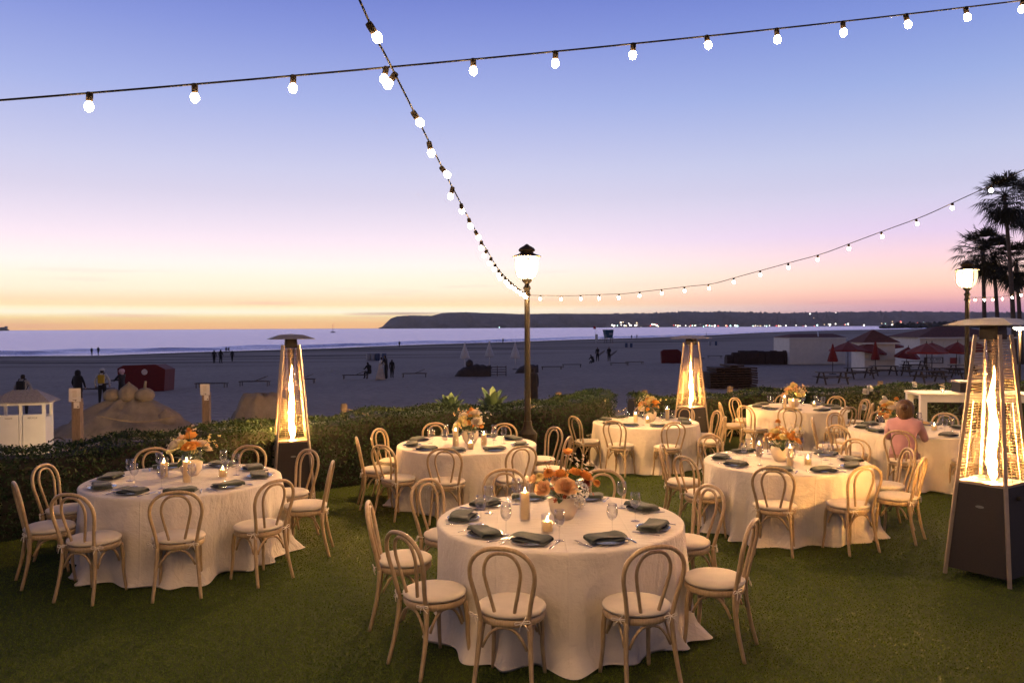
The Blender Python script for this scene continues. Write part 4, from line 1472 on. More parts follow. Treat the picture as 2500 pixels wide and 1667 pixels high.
lp1 = LP1 + Vector((0, -.06, 2.875))
s1 = [lp1, (-.073, 8.5, 2.733), (-.201, 6.66, 2.83), (-.32, 4.95, 2.98), (-.45, 3.09, 3.185), (-.484, 2.6, 3.253), (-.66, 0.0, 3.72), (-.86, -2.8, 4.4)]
string('string of bulbs rising from the lamp post up over the viewer', s1, .39, .10, 46, .45, 1)
S2 = lambda i: Vector((-1.64 + .3654 * i, 3.14 + .1032 * i, 3.11 + .0618 * i + .0006 * i * i))
string('string of bulbs crossing the whole sky from side to side', [S2(i) for i in range(-9, 17)], .3855, .0, 27, .12, 2)
S3Z = lambda i: float(np.interp(i, [0, 4, 8, 12, 15, 17, 21, 25], [2.685, 2.675, 2.755, 3.04, 3.36, 3.64, 4.25, 4.95]))
string('string of bulbs sagging from the lamp post up toward the palms', [lp1] + [Vector((.614 + .2513 * i, 12.8 - .2795 * i, S3Z(i))) for i in range(1, 26)], .383, .25, 27, .1, 3)
lp2 = LP2 + Vector((.03, -.06, 2.93))
string('short string of bulbs leaving the second lamp post by the palms', [lp2, lp2 + Vector((.65, -.1, .02)), lp2 + Vector((1.3, -.25, .22)), lp2 + Vector((2.3, -.4, .7))], .17, .1, 13, .3, 4)

# ------------------------------------------------------------------ haze over the bay
if HAZE > 0:
    mb = MB().box((0, 0, 0), (25000, 25000, 150))
    t = NT('haze_air')
    pv = t.n('ShaderNodeVolumePrincipled')
    pv.inputs['Color'].default_value = (.92, .90, .95, 1); pv.inputs['Density'].default_value = HAZE; pv.inputs['Anisotropy'].default_value = .72
    t.l(pv.outputs[0], t.out.inputs['Volume'])
    struct(ob('haze', mb.mesh('haze', t.m), loc=(0, 0, 150 / 2 - 5.2)), 'stuff')

# ------------------------------------------------------------------ palms on the right
def palm(px_, py_crown, Y, lean, R, nf, label, seed):
    rr = random.Random(seed)
    top = at(px_, py_crown, Y)
    bx_ = at(px_ + lean, 800, Y)
    base = Vector((bx_.x, Y, beach_z(bx_.x, Y) - .3))
    r = thing('palm_tree', label, 'palm tree', base, 0, 'fan palms beside the beach')
    tp = top - base
    P = [Vector((tp.x * s ** 1.5, tp.y * s, tp.z * s)) for s in (0, .2, .4, .6, .8, .95, 1.0)]
    ob('trunk', MB().tube(P, [.30, .24, .21, .19, .18, .19, .16], 10).mesh('palm_trunk', MT['palmtrunk'], True), r)
    mb = MB()
    for i in range(nf):
        s = (i + .5) / nf
        el = 1.3 - 2.75 * s + rr.uniform(-.15, .15)
        az = i * 2.39996 + rr.uniform(-.3, .3)
        d = Vector((math.cos(az) * math.cos(el), math.sin(az) * math.cos(el), math.sin(el)))
        Lp = R * rr.uniform(.42, .6)
        pe = tp + d * Lp - Vector((0, 0, .12 * Lp))
        mb.tube([tp + d * .1, tp + d * Lp * .5, pe], [.035, .025, .02], 4)
        side = d.cross(Vector((0, 0, 1)))
        if side.length < .1:
            side = Vector((1, 0, 0))
        side.normalize()
        up = side.cross(d)
        nl = 17
        for k in range(nl):
            a = (k / (nl - 1) - .5) * 2.7
            dd = (d * math.cos(a) + side * math.sin(a)).normalized()
            Lf = R * (.56 - .16 * abs(a) / 1.35) * rr.uniform(.85, 1.1)
            w_ = side * math.cos(a) - d * math.sin(a)
            dr = Vector((0, 0, -1)) * Lf * rr.uniform(.10, .42)
            m_ = pe + dd * Lf * .55 + up * .03 * math.sin(k * 2.0)
            e_ = pe + dd * Lf + dr
            hw_ = .045 * R / 2.2
            mb.add([pe, m_ - w_ * hw_, e_, m_ + w_ * hw_], [(0, 1, 2, 3)])
    ob('crown', mb.mesh('palm_crown', MT['palmleaf']), r)


palm(2452, 478, 80, 26, 3.2, 46, 'tallest fan palm with dark crown behind the upper string of bulbs', 1)
palm(2399, 608, 84, 6, 3.3, 48, 'shorter fan palm whose crown spreads above the second lamp post', 2)
palm(2425, 622, 86, 14, 3.0, 42, 'fan palm crowded between the lamp post palm and the tallest one', 3)
palm(2480, 640, 82, 14, 3.0, 42, 'fan palm with low crown at the frame edge', 4)
palm(2515, 490, 85, -4, 3.2, 44, 'tall fan palm half out of the frame', 5)

# ------------------------------------------------------------------ bins, sign posts, sand sculpture
def bins():
    p = at(62, 1098, 20.0)
    p.z -= .05
    p.z = beach_z(p.x, p.y) - .06
    r = thing('bin_shelter', 'white double bin shelter with hipped grey roof beyond the hedge', 'bin shelter', p, rad(-4) + .30)
    w_, d_, h_ = 1.10, .62, 1.14
    ob('plinth', MB().box((0, 0, .03), (1.30, .78, .06)).mesh('plinth', MT['white']), r)
    for sx in (-1, 1):
        for sy in (-1, 1):
            ob('corner_post', MB().box((sx * (w_ / 2 - .035), sy * (d_ / 2 - .035), .06 + h_ / 2), (.07, .07, h_)).mesh('corner_post', MT['white']), r)
    ob('centre_post', MB().box((0, -d_ / 2 + .035, .06 + h_ / 2), (.06, .066, h_)).mesh('centre_post', MT['white']), r)
    ob('lintel', MB().box((0, 0, .06 + h_ + .03), (w_ + .02, d_ + .02, .06)).mesh('lintel', MT['white']), r)
    ob('rear_panel', MB().box((0, d_ / 2 - .03, .5), (w_ - .15, .03, .86)).mesh('rear_panel', MT['white']), r)
    for k, (cx_, word) in enumerate(((-.2625, 'WASTE'), (.2625, 'RECYCLE'))):
        q = ob('bin_door', MB().box((cx_, -d_ / 2 + .03, .53), (.435, .03, .88)).mesh('bin_door', MT['white']), r)
        c = bpy.data.curves.new('bin_word', 'FONT'); c.body = word; c.size = .052; c.align_x = 'CENTER'; c.extrude = .001
        c.materials.append(MT['ink'])
        ft = bpy.data.objects.new('word', c); COL.objects.link(ft)
        wm = bpy.data.meshes.new_from_object(ft.evaluated_get(bpy.context.evaluated_depsgraph_get())); bpy.data.objects.remove(ft)
        ob('lettering', wm, q, (cx_, -d_ / 2 + .0125, .87), (PI / 2, 0, 0))
        ob('bin_liner', MB().box((cx_, .0, .82), (.42, .4, .22)).mesh('bin_liner', MT['greybin']), r)
    for sx in (-1, 1):
        ob('side_panel', MB().box((sx * (w_ / 2 - .03), 0, .49), (.03, d_ - .15, .80)).mesh('side_panel', MT['white']), r)
    z0 = .06 + h_ + .06
    mb = MB().add([(-.68, -.44, z0 + .02), (.68, -.44, z0 + .02), (.68, .44, z0 + .02), (-.68, .44, z0 + .02), (-.28, 0, z0 + .30), (.28, 0, z0 + .30), (-.68, -.44, z0), (.68, -.44, z0), (.68, .44, z0), (-.68, .44, z0)],
                  [(0, 1, 5, 4), (1, 2, 5), (2, 3, 4, 5), (3, 0, 4), (0, 6, 7, 1), (1, 7, 8, 2), (2, 8, 9, 3), (3, 9, 6, 0), (9, 8, 7, 6)])
    rf = ob('roof', mb.mesh('roof', MT['shingle']), r)
    for k in range(9):
        x_ = -.54 + k * .135
        xt = max(-.27, min(.27, x_))
        ytop = 0 if abs(x_) <= .28 else -.44 * (abs(x_) - .28) / .40
        ob('roof_batten', MB().bar((x_, -.435, z0 + .026), (x_, ytop - .004, z0 + .026 + .28 * (1 - abs(ytop) / .44)), .012, .012).mesh('roof_batten', MT['shingle']), rf)


bins()


def sign_post(px_, top_, bot_, Y, wpx, label, seed):
    p = at(px_, bot_, Y)
    z0 = beach_z(p.x, p.y)
    t_ = at(px_, top_, Y).z - z0
    sc_ = Y / FPX
    r = thing('sign_post', label, 'sign post', (p.x, p.y, z0), .12)
    H = t_
    ph = wpx * 1.2 * sc_ / 1.0
    ob('post', MB().box((.01, 0, (H - ph * .8) / 2), (.17, .17, H - ph * .8)).mesh('post', MT['post']), r)
    pn = ob('notice_board', MB().box((0, -.10, H - ph * .5), (wpx * sc_, .02, ph)).mesh('notice_board', MT['sign']), r)
    cap_ = ob('notice_card', MB().box((.03, -.092, H - ph * 1.26), (wpx * sc_ * .48, .012, ph * .46)).mesh('notice_card', MT['sign']), r)
    rr = random.Random(seed)
    mb = MB()
    for k in range(9):
        w_ = wpx * sc_ * rr.uniform(.28, .42)
        ob('print_line', MB().box((0, -.1115, H - ph * (.18 + .062 * k)), (w_, .002, ph * .024)).mesh('print_line', MT['palebrownink']), pn)
    ob('print_line', MB().box((0, -.1115, H - ph * .86), (wpx * sc_ * .34, .002, ph * .035)).mesh('print_line', MT['ink']), pn)
    ob('print_line', MB().box((.02, -.1115, H - ph * .92), (wpx * sc_ * .10, .002, ph * .05)).mesh('print_line', MT['ink']), pn)
    ob('print_line', MB().box((.06, -.100, H - ph * 1.38), (wpx * sc_ * .14, .004, ph * .08)).mesh('print_line', MT['ink']), cap_)


sign_post(189, 947, 1085, 17.5, 27, 'wooden sign post with a square notice beside the bin shelter', 1)
sign_post(504, 937, 1050, 20.0, 22, 'wooden sign post with a notice left of the first heater', 2)


def mound(px_, py_, Y, rx, ry, h, label, seed, name='sand_sculpture', flat=.25):
    rr = random.Random(seed)
    p = at(px_, py_, Y); p.z = beach_z(p.x, p.y) - .08
    n, m = 48, 16
    ph = [rr.uniform(0, 6.3) for _ in range(6)]
    vs = []
    for i in range(m + 1):
        s = i / m
        for k in range(n):
            a = 2 * PI * k / n
            q = (1 + .10 * math.sin(2 * a + ph[0]) + .06 * math.sin(3 * a + ph[1]) + .03 * math.sin(7 * a + ph[2]))
            e = 1 - s
            prof = 1 - max(0, (e - flat) / (1 - flat)) ** 1.15
            z = h * prof + .06 * math.sin(5 * a + 9 * s + ph[3]) * (1 - s) + .05 * math.sin(9 * a - 7 * s + ph[4]) * (.3 + s) - (.10 if .30 < s < .36 else 0)  * (1 - s)
            vs.append((rx * e * q * math.cos(a), ry * e * q * math.sin(a), z))
    fs = [(i * n + k, i * n + (k + 1) % n, (i + 1) * n + (k + 1) % n, (i + 1) * n + k) for i in range(m) for k in range(n)]
    r = thing(name, label, 'sand sculpture', p)
    ob('mound', MB().add(vs, fs).mesh('mound', MT['sandpile'], True), r)
    return r, p


r, p = mound(318, 1075, 24.0, 2.15, 1.5, 1.12, 'big sand mound topped by three sand pumpkins beyond the hedge', 3)


def pumpkin(sc_, pointed):
    prof = [(.03, 0), (.13, .015), (.20, .08), (.215, .16), (.19, .25), (.11, .315), (.05, .33), (.03, .33)] if not pointed else [(.05, 0), (.16, .02), (.21, .10), (.215, .2), (.17, .30), (.09, .37), (.03, .42), (.01, .45)]
    return MB().lathe([(a * sc_, b * sc_) for a, b in prof], 32, fn=lambda a, q, z: q * (1 + .06 * abs(math.cos(5 * a)))).mesh('sand_pumpkin', MT['sandpile'], True)


for k, (a_, b_, s_, pt) in enumerate(((281, 986, 1.15, False), (321, 986, 1.3, True), (360, 984, 1.2, False))):
    q = at(a_, b_, 24.0)
    o_ = ob('sand_pumpkin', pumpkin(s_, pt), r, (q.x - p.x, -.15, 1.06))
    if k == 2:
        ob('stalk', MB().tube([(0, 0, .38), (.005, 0, .48), (.02, 0, .60)], [.05, .04, .035], 8).mesh('stalk', MT['sandpile'], True), o_)
q = at(420, 1024, 24.0)
thing('sand_pumpkin', 'pointed sand pumpkin alone at the foot of the mound', 'sand pumpkin', (q.x, 23.6, beach_z(q.x, 23.6) + .25), data=pumpkin(1.2, True))
q = at(420, 1036, 23.6)
ob('pedestal', MB().lathe([(.42, -.3), (.36, .0), (.26, .03), (0, .03)], 20).mesh('pedestal', MT['sandpile'], True), bpy.data.objects['sand_pumpkin.003'] if 'sand_pumpkin.003' in bpy.data.objects else r)
a_, b_ = at(238, 1014, 22.0), at(430, 1016, 22.2)
P = [a_.lerp(b_, s / 10) - Vector((0, 0, .16 * math.sin(PI * s / 10))) for s in range(11)]
o0 = P[0]
thing('rope', 'thick brown rope slung in front of the sand mound', 'rope', o0, data=MB().tube([v - o0 for v in P], .018, 6).mesh('rope', MT['rope'], True))
r2, p2 = mound(640, 1050, 24.5, 1.05, .8, 1.2, 'smaller blurred sand sculpture just left of the first heater', 8, flat=.5)
# added spotlights, unseen behind the hedge, to brighten the sculpture and bin shelter
def added_spot(px_, py_, Y, target, power, label):
    q = at(px_, py_, Y); q.z = beach_z(q.x, q.y)
    d = (Vector(target) - q - Vector((0, 0, .2)))
    r = thing('added_spotlight', label, 'spotlight', q, math.atan2(-d.x, d.y), 'added unseen spotlights beyond the hedge')
    el = math.atan2(d.z, math.hypot(d.x, d.y))
    ob('bracket', MB().tube([(-.09, 0, .2), (-.09, 0, .03), (.09, 0, .03), (.09, 0, .2)], .012, 6).mesh('bracket', MT['dark']), r)
    h = ob('lamp_head', MB().lathe([(.05, -.08), (.08, -.02), (.085, .08), (.078, .08), (.07, .0), (0, -.03)], 16).mesh('lamp_head', MT['dark'], True, 40), r, (0, 0, .2), (el - PI / 2, 0, 0))
    ld = bpy.data.lights.new('spot_beam', 'SPOT'); ld.energy = power; ld.color = (1, .66, .30); ld.spot_size = rad(95); ld.spot_blend = .7; ld.shadow_soft_size = .06
    ob('spot_beam', ld, h, (0, 0, .085), (PI, 0, 0))


added_spot(205, 1092, 17.9, (p.x, p.y, p.z + .7), 120.0, 'added unseen spotlight aimed at the big sand mound')
q = at(62, 1040, 20.0)
added_spot(70, 1125, 16.4, (q.x, q.y, q.z), 90.0, 'added unseen spotlight aimed at the bin shelter')
# flat dark crate of boards and hose in front of the mound
q = at(280, 1066, 19.5); q.z = beach_z(q.x, q.y)
r = thing('floodlight_panel', 'low tilted dark panel on the sand in front of the mound', 'panel', q, -.1)
ob('panel', MB().box((0, 0, .22), (.72, .03, .34), M=Matrix.Rotation(rad(-50), 3, 'X')).mesh('panel', MT['dark']), r)
for s_ in (-1, 1):
    ob('stand_leg', MB().bar((s_ * .25, .05, 0), (s_ * .25, .0, .22), .03).mesh('stand_leg', MT['dark']), r)
a_, b_ = at(122, 1078, 19.5), at(160, 1076, 19.5)
P = [a_.lerp(b_, s / 8) + Vector((0, 0, .09 * math.sin(PI * s / 8))) for s in range(9)]
thing('hose', 'black hose looping on the sand beside the bin shelter', 'hose', P[0], data=MB().tube([v - P[0] for v in P], .016, 6).mesh('hose', MT['dark'], True))
# rope fence
FP = [(840, 985, 19.0), (1364, 957, 20.5), (1574, 952, 21.5), (1782, 943, 22.5), (2149, 930, 24.0)]
prev = None
for i, (a_, b_, Y_) in enumerate(FP):
    tp = at(a_, b_, Y_)
    z0 = beach_z(tp.x, tp.y)
    r = thing('fence_post', ['wooden rope fence post left of the agaves', 'wooden rope fence post right of the lamp post', 'wooden rope fence post beside the middle heater', 'wooden rope fence post right of the middle heater', 'wooden rope fence post behind the rose bushes'][i], 'fence post', (tp.x, tp.y, z0), 0, 'rope fence posts beyond the hedge')
    r_ = tp.z - z0
    ob('post', MB().lathe([(.085, 0), (.08, r_ - .02), (.07, r_), (0, r_)], 12).mesh('post', MT['post'], True, 40), r)
    ob('collar', MB().lathe([(.088, r_ - .14), (.09, r_ - .13), (.09, r_ - .11), (.088, r_ - .10)], 12).mesh('collar', MT['rope'], True), r)
    if prev is not None and i > 0:
        A_, B_ = prev, tp - Vector((0, 0, .12))
        P = [A_.lerp(B_, s / 14) - Vector((0, 0, .55 * math.sin(PI * s / 14) ** 1.0)) for s in range(15)]
        thing('fence_rope', ['', 'rope sagging between the agave post and the lamp post side', 'rope sagging behind the table before the middle heater', 'rope sagging behind the middle heater', 'rope sagging behind the farthest table'][i], 'rope', P[0], group='ropes of the beach fence', data=MB().tube([v - P[0] for v in P], .018, 6).mesh('fence_rope', MT['rope'], True))
    prev = tp - Vector((0, 0, .12))

# ------------------------------------------------------------------ people
BONES = {'stand': {}, }


def body(name, J, extra=()):
    """continuous skinned body from joints (name: (x, y, z, r)); returns mesh with zones"""
    order = list(J)
    E = [('pelvis', 'spine'), ('spine', 'chest'), ('chest', 'neck'), ('neck', 'head'), ('head', 'crown')]
    for s in 'LR':
        E += [('chest', 'sh' + s), ('sh' + s, 'el' + s), ('el' + s, 'wr' + s), ('wr' + s, 'ha' + s), ('pelvis', 'hi' + s), ('hi' + s, 'kn' + s), ('kn' + s, 'an' + s), ('an' + s, 'to' + s)]
    zone = {'crown': 0, 'head': 0, 'neck': 0}
    me = bpy.data.meshes.new(name)
    me.from_pydata([J[k][:3] for k in order], [(order.index(a), order.index(b)) for a, b in E], [])
    o = bpy.data.objects.new(name, me); COL.objects.link(o)
    sk = o.modifiers.new('Skin', 'SKIN')
    for i, k in enumerate(order):
        sv = me.skin_vertices[0].data[i]
        sv.radius = (J[k][3], J[k][3] * (.72 if k in ('pelvis', 'spine', 'chest') else 1))
        sv.use_root = (k == 'pelvis')
    sb = o.modifiers.new('Sub', 'SUBSURF'); sb.levels = 1; sb.render_levels = 1
    dg = bpy.context.evaluated_depsgraph_get()
    m2 = bpy.data.meshes.new_from_object(o.evaluated_get(dg))
    bpy.data.objects.remove(o)
    m2.name = name
    m2.materials.clear()
    for k in ('skin', 'top', 'legs', 'shoes', 'hair'):
        m2.materials.append(ZM[k])
    segs = []
    for a, b in E:
        z = 1
        if b in ('head', 'crown'):
            z = 0
        elif a[:2] in ('wr',):
            z = 0
        elif a[:2] in ('hi', 'kn') or b[:2] == 'hi':
            z = 2
        elif a[:2] == 'an':
            z = 3
        segs.append((Vector(J[a][:3]), Vector(J[b][:3]), z))
    hd = Vector(J['head'][:3])
    for p in m2.polygons:
        c = p.center
        best, bz = 9, 1
        for A, B, z in segs:
            d = B - A
            t_ = max(0, min(1, (c - A).dot(d) / max(d.length_squared, 1e-9)))
            q = (c - A - d * t_).length
            if q < best:
                best, bz = q, z
        if bz == 0 and (c - hd).length < .12 and (c.z > hd.z + .018 or c.y < hd.y - .012):
            bz = 4
        p.material_index = bz
        p.use_smooth = True
    return m2


ZM = {k: M('zone_' + k, c, .8) for k, c in (('skin', (.40, .25, .18)), ('top', (.02, .02, .02)), ('legs', (.02, .02, .025)), ('shoes', (.02, .02, .02)), ('hair', (.02, .015, .01)))}


def stand_j(step=0.0, armf=(0, 0), arms_out=0.0, lean=0.0):
    J = {'pelvis': (0, 0, .53, .088), 'spine': (0, lean * .1, .65, .080), 'chest': (0, lean * .25, .765, .098), 'neck': (0, lean * .35, .845, .036), 'head': (0, .012 + lean * .4, .905, .058), 'crown': (0, .006 + lean * .42, .965, .045)}
    for s, n in ((-1, 'L'), (1, 'R')):
        a = armf[0 if s < 0 else 1]
        J['sh' + n] = (s * .105, lean * .25, .80, .042)
        J['el' + n] = (s * (.13 + arms_out), lean * .25 - .015 + .10 * a, .64 + .02 * a, .031)
        J['wr' + n] = (s * (.135 + arms_out - .05 * a), lean * .25 + .02 + .22 * a, .49 + .12 * a, .021)
        J['ha' + n] = (s * (.132 + arms_out - .06 * a), lean * .25 + .035 + .25 * a, .44 + .15 * a, .019)
        J['hi' + n] = (s * .052, 0, .50, .070)
        J['kn' + n] = (s * .056, .015 + s * step * .5, .28, .047)
        J['an' + n] = (s * .056, -.012 + s * step, .055, .030)
        J['to' + n] = (s * .066, .075 + s * step, .022, .024)
    return J


def sit_j(z=.27, lean=.3):
    J = {'pelvis': (0, 0, z + .03, .092), 'spine': (0, .03 * lean, z + .15, .084), 'chest': (0, .18 * lean, z + .26, .098), 'neck': (0, .30 * lean, z + .345, .036), 'head': (0, .02 + .36 * lean, z + .405, .058), 'crown': (0, .01 + .38 * lean, z + .462, .045)}
    for s, n in ((-1, 'L'), (1, 'R')):
        J['sh' + n] = (s * .105, .18 * lean, z + .295, .042)
        J['el' + n] = (s * .14, .10 + .18 * lean, z + .16, .031)
        J['wr' + n] = (s * .10, .24 + .18 * lean, z + .17, .021)
        J['ha' + n] = (s * .085, .29 + .18 * lean, z + .17, .019)
        J['hi' + n] = (s * .055, .02, z + .01, .070)
        J['kn' + n] = (s * .065, .25, z + .02, .047)
        J['an' + n] = (s * .062, .26, .05, .030)
        J['to' + n] = (s * .068, .345, .022, .024)
    return J


PM = {'stand': body('person_stand', stand_j()), 'walk': body('person_walk', stand_j(.085, (.3, -.2))), 'carry': body('person_carry', stand_j(.05, (.9, .3))),
      'phone': body('person_phone', stand_j(.02, (1.4, 1.4))), 'hug': body('person_hug', stand_j(.0, (1.0, 1.0), 0, .12)), 'sit': body('person_sit', sit_j()), 'squat': body('person_squat', sit_j(.14, .7)), 'wide': body('person_wide', stand_j(.04, (.2, .2), .05))}
CLR = {}


def clr(c):
    if c not in CLR:
        CLR[c] = fabric('garment_%d' % len(CLR), c, .15, .9, 80, .2)
    return CLR[c]


BLK, CHAR, WHT, GRY, PINK, MUST, BRN, NAVY = (.010, .010, .012), (.02, .02, .024), (.55, .54, .52), (.30, .30, .32), (.42, .22, .26), (.48, .32, .03), (.10, .05, .03), (.02, .025, .05)
SKIN = (.42, .27, .20)


def person(label, loc, rz, pose, H=1.72, top=BLK, legs=BLK, hair=(.02, .014, .01), shoes=BLK, skin=SKIN, group=None):
    o = thing('person', label, 'person', loc, rz, group, PM[pose], H)
    for i, c in enumerate((skin, top, legs, shoes, hair)):
        o.material_slots[i].link = 'OBJECT'
        o.material_slots[i].material = clr(c)
    return o


def on_sand(px_, py_):
    return hit(px_, py_, beach_z)


def sand_person(label, px_, foot, rz, pose, H=1.72, **kw):
    return person(label, on_sand(px_, foot), rz, pose, H, **kw)


HOODM = MB().lathe([(.055, -.10), (.075, -.07), (.078, -.02), (.072, .03), (.05, .065), (0, .078)], 14).mesh('hood', CLR.setdefault(BLK, clr(BLK)), True)
CAPM = MB().lathe([(.064, .0), (.066, .02), (.055, .05), (.03, .066), (0, .07)], 14).add([(-.045, .055, .004), (.045, .055, .004), (.03, .115, -.002), (-.03, .115, -.002), (-.045, .055, -.002), (.045, .055, -.002), (.03, .115, -.008), (-.03, .115, -.008)], [(0, 1, 2, 3), (7, 6, 5, 4), (0, 4, 5, 1), (1, 5, 6, 2), (2, 6, 7, 3), (3, 7, 4, 0)]).mesh('cap', clr(WHT), True, 40)


def pack_mesh(c, nm):
    mb = MB().box((0, -.105, .70), (.17, .09, .235))
    import bmesh
    me = mb.mesh(nm, clr(c))
    bm = bmesh.new(); bm.from_mesh(me); bmesh.ops.bevel(bm, geom=list(bm.edges) + list(bm.verts), offset=.03, segments=3, affect='EDGES', profile=.5); bm.to_mesh(me); bm.free()
    return me


def strap_mesh(c):
    mb = MB()
    for s in (-1, 1):
        mb.tube(spline([(s * .05, -.09, .80), (s * .065, -.03, .86), (s * .07, .065, .80), (s * .075, .075, .70), (s * .08, -.02, .62)], 3), .011, 5)
    return mb.mesh('strap', clr(c), True)


o = sand_person('person in pale hoodie with black backpack standing above the bin shelter', 57, 1018, .1, 'wide', 1.7, top=GRY, legs=CHAR)
b_ = ob('backpack', pack_mesh(BLK, 'backpack'), o); ob('strap', strap_mesh(BLK), b_)
o = sand_person('person in black hooded coat standing behind the square notice', 191, 992, -.2, 'wide', 1.7, top=BLK, legs=BLK)
ob('hood', HOODM, o, (0, 0, .915))
ob('coat', MB().lathe([(.135, .40), (.13, .5), (.115, .62), (.125, .74), (.12, .80), (.06, .845)], 16, sy=.72).mesh('coat', clr(BLK), True), o)
o = sand_person('person with white cap, yellow backpack and black shorts on the sand', 250, 988, .25, 'wide', 1.75, top=WHT, legs=BLK, skin=(.33, .22, .17))
b_ = ob('backpack', pack_mesh(MUST, 'backpack'), o); ob('strap', strap_mesh(BLK), b_); ob('cap', CAPM, o, (0, .01, .925))
o = sand_person('person with pale pink hair in dark coat beside the red cabana', 298, 985, 1.2, 'phone', 1.68, top=CHAR, legs=BLK, hair=(.55, .35, .36))
ob('hair', MB().lathe([(.03, -.06), (.07, -.04), (.082, .0), (.078, .04), (.05, .07), (0, .08)], 14).mesh('hair', clr((.60, .38, .40)), True), o, (0, -.005, .92))
for (lb, x_, f_, rz, ps, H, kw) in (
        ('slim person in a dress, left one of the two at the waterline', 224, 867, .3, 'stand', 1.6, dict(top=CHAR, legs=CHAR)), ('taller person, right one of the two at the waterline', 240, 867, 1.2, 'walk', 1.8, {}),
        ('dark person, left one of the pair strolling before the sea', 523, 887, .6, 'walk', 1.7, {}), ('broad person in dark hood, right one of the strolling pair', 539, 887, -.4, 'wide', 1.75, {}),
        ('small person walking alone right of the strolling pair', 567, 883, .8, 'walk', 1.5, dict(top=CHAR)), ('person sitting on the sand by the water, left of two', 552, 857, .2, 'squat', 1.6, {}), ('person sitting on the sand by the water, right of two', 557, 857, -.3, 'squat', 1.6, {}),
        ('lone person walking at the waterline above the bin row', 975, 848, .9, 'walk', 1.7, {}), ('lone person at the waterline above the white parasols', 1228, 839, .4, 'walk', 1.7, {}),
        ('person at the waterline left of the middle heater, nearer the tower', 1542, 827, .1, 'walk', 1.7, {}), ('person at the waterline beside the middle heater top', 1555, 826, .1, 'stand', 1.75, {}), ('person in white at the waterline right of the middle heater', 1725, 820, .3, 'walk', 1.7, dict(top=WHT)),
        ('child standing to the right of the embracing couple', 957, 923, -.3, 'stand', 1.45, {}), ('surfer in wetsuit, left one of two beyond the rope fence', 1459, 882, 2.6, 'carry', 1.78, dict(skin=(.2, .12, .09))),
        ('surfer in wetsuit, right one of two beyond the rope fence', 1487, 882, 2.9, 'carry', 1.8, dict(skin=(.2, .12, .09)))):
    sand_person(lb, x_, f_, rz, ps, H, **kw)
# embracing couple
p = on_sand(929, 926)
o = person('bride in white dress embracing the man in black', p, -1.0, 'hug', 1.68, top=WHT, legs=WHT)
ob('dress', MB().lathe([(.24, .0), (.20, .12), (.14, .34), (.085, .52), (.075, .60), (.085, .70)], 18, fn=lambda a, q, z: q * (1 + .05 * math.sin(9 * a) * max(0, .5 - z))).mesh('dress', clr((.50, .42, .36)), True), o)
o = person('man in black suit embracing the bride', p + Vector((.42, .05, 0)), 1.3, 'hug', 1.82, top=BLK, legs=BLK)
q = on_sand(902, 925)
person('person in black seated on the lounger beside the bride', q, .8, 'sit', 1.7, top=BLK, legs=CHAR)
p = on_sand(1448, 888)
person('person in black crouching beside the surfers', p, .5, 'squat', 1.7, top=BLK, legs=BLK)
o = person('person in a long dark coat half hidden behind the lamp post', on_sand(1301, 990), .2, 'stand', 1.74, top=CHAR, legs=CHAR)
ob('coat', MB().lathe([(.14, .14), (.135, .4), (.12, .6), (.125, .74), (.12, .80), (.05, .85)], 16, sy=.75).mesh('coat', clr((.03, .024, .02)), True), o)
# surfboards under the surfers' arms
for i, (x_, f_) in enumerate(((1466, 882), (1496, 882))):
    p = on_sand(x_, f_)
    prof = [(0, -.95), (.13, -.8), (.23, -.4), (.255, 0), (.22, .45), (.10, .85), (0, 1.0)]
    thing('surfboard', ['surfboard under the arm of the left surfer', 'surfboard under the arm of the right surfer'][i], 'surfboard', p + Vector((.05, -.05, .95)), 0, 'surfboards', MB().lathe(prof, 12, sy=.12).mesh('surfboard', MT['greybin'], True), rot=(rad(62), 0, rad(30)))
# person in pink at the right table
tx, ty, dr = TABLES['RB']
A = rad(-33)
pp = Vector((tx + math.sin(A) * 1.16, ty - math.cos(A) * 1.16, 2.2 - dr - TH))
o = person('person in pink top with brown hair seated at the table near the big heater', pp, A, 'sit', 1.70, top=PINK, legs=(.30, .16, .14), hair=(.07, .035, .015), shoes=BRN)
ob('hair', MB().lathe([(.02, -.13), (.06, -.10), (.075, -.04), (.076, .02), (.06, .055), (.03, .074), (0, .078)], 16, sy=.92).mesh('hair', MT['hair'], True), o, (0, .082, .686), (0, 0, 0), (.9, .9, .95))
ob('bun', MB().lathe([(.0, -.03), (.022, -.024), (.032, 0), (.024, .024), (0, .032)], 12).mesh('bun', MT['hair'], True), o, (0, .01, .70), (rad(50), 0, 0))
ob('face', MB().lathe([(.0, -.052), (.028, -.046), (.045, -.02), (.046, .015), (.03, .045), (0, .055)], 14, sy=.7).mesh('face', clr(SKIN), True), o, (0, .140, .672))

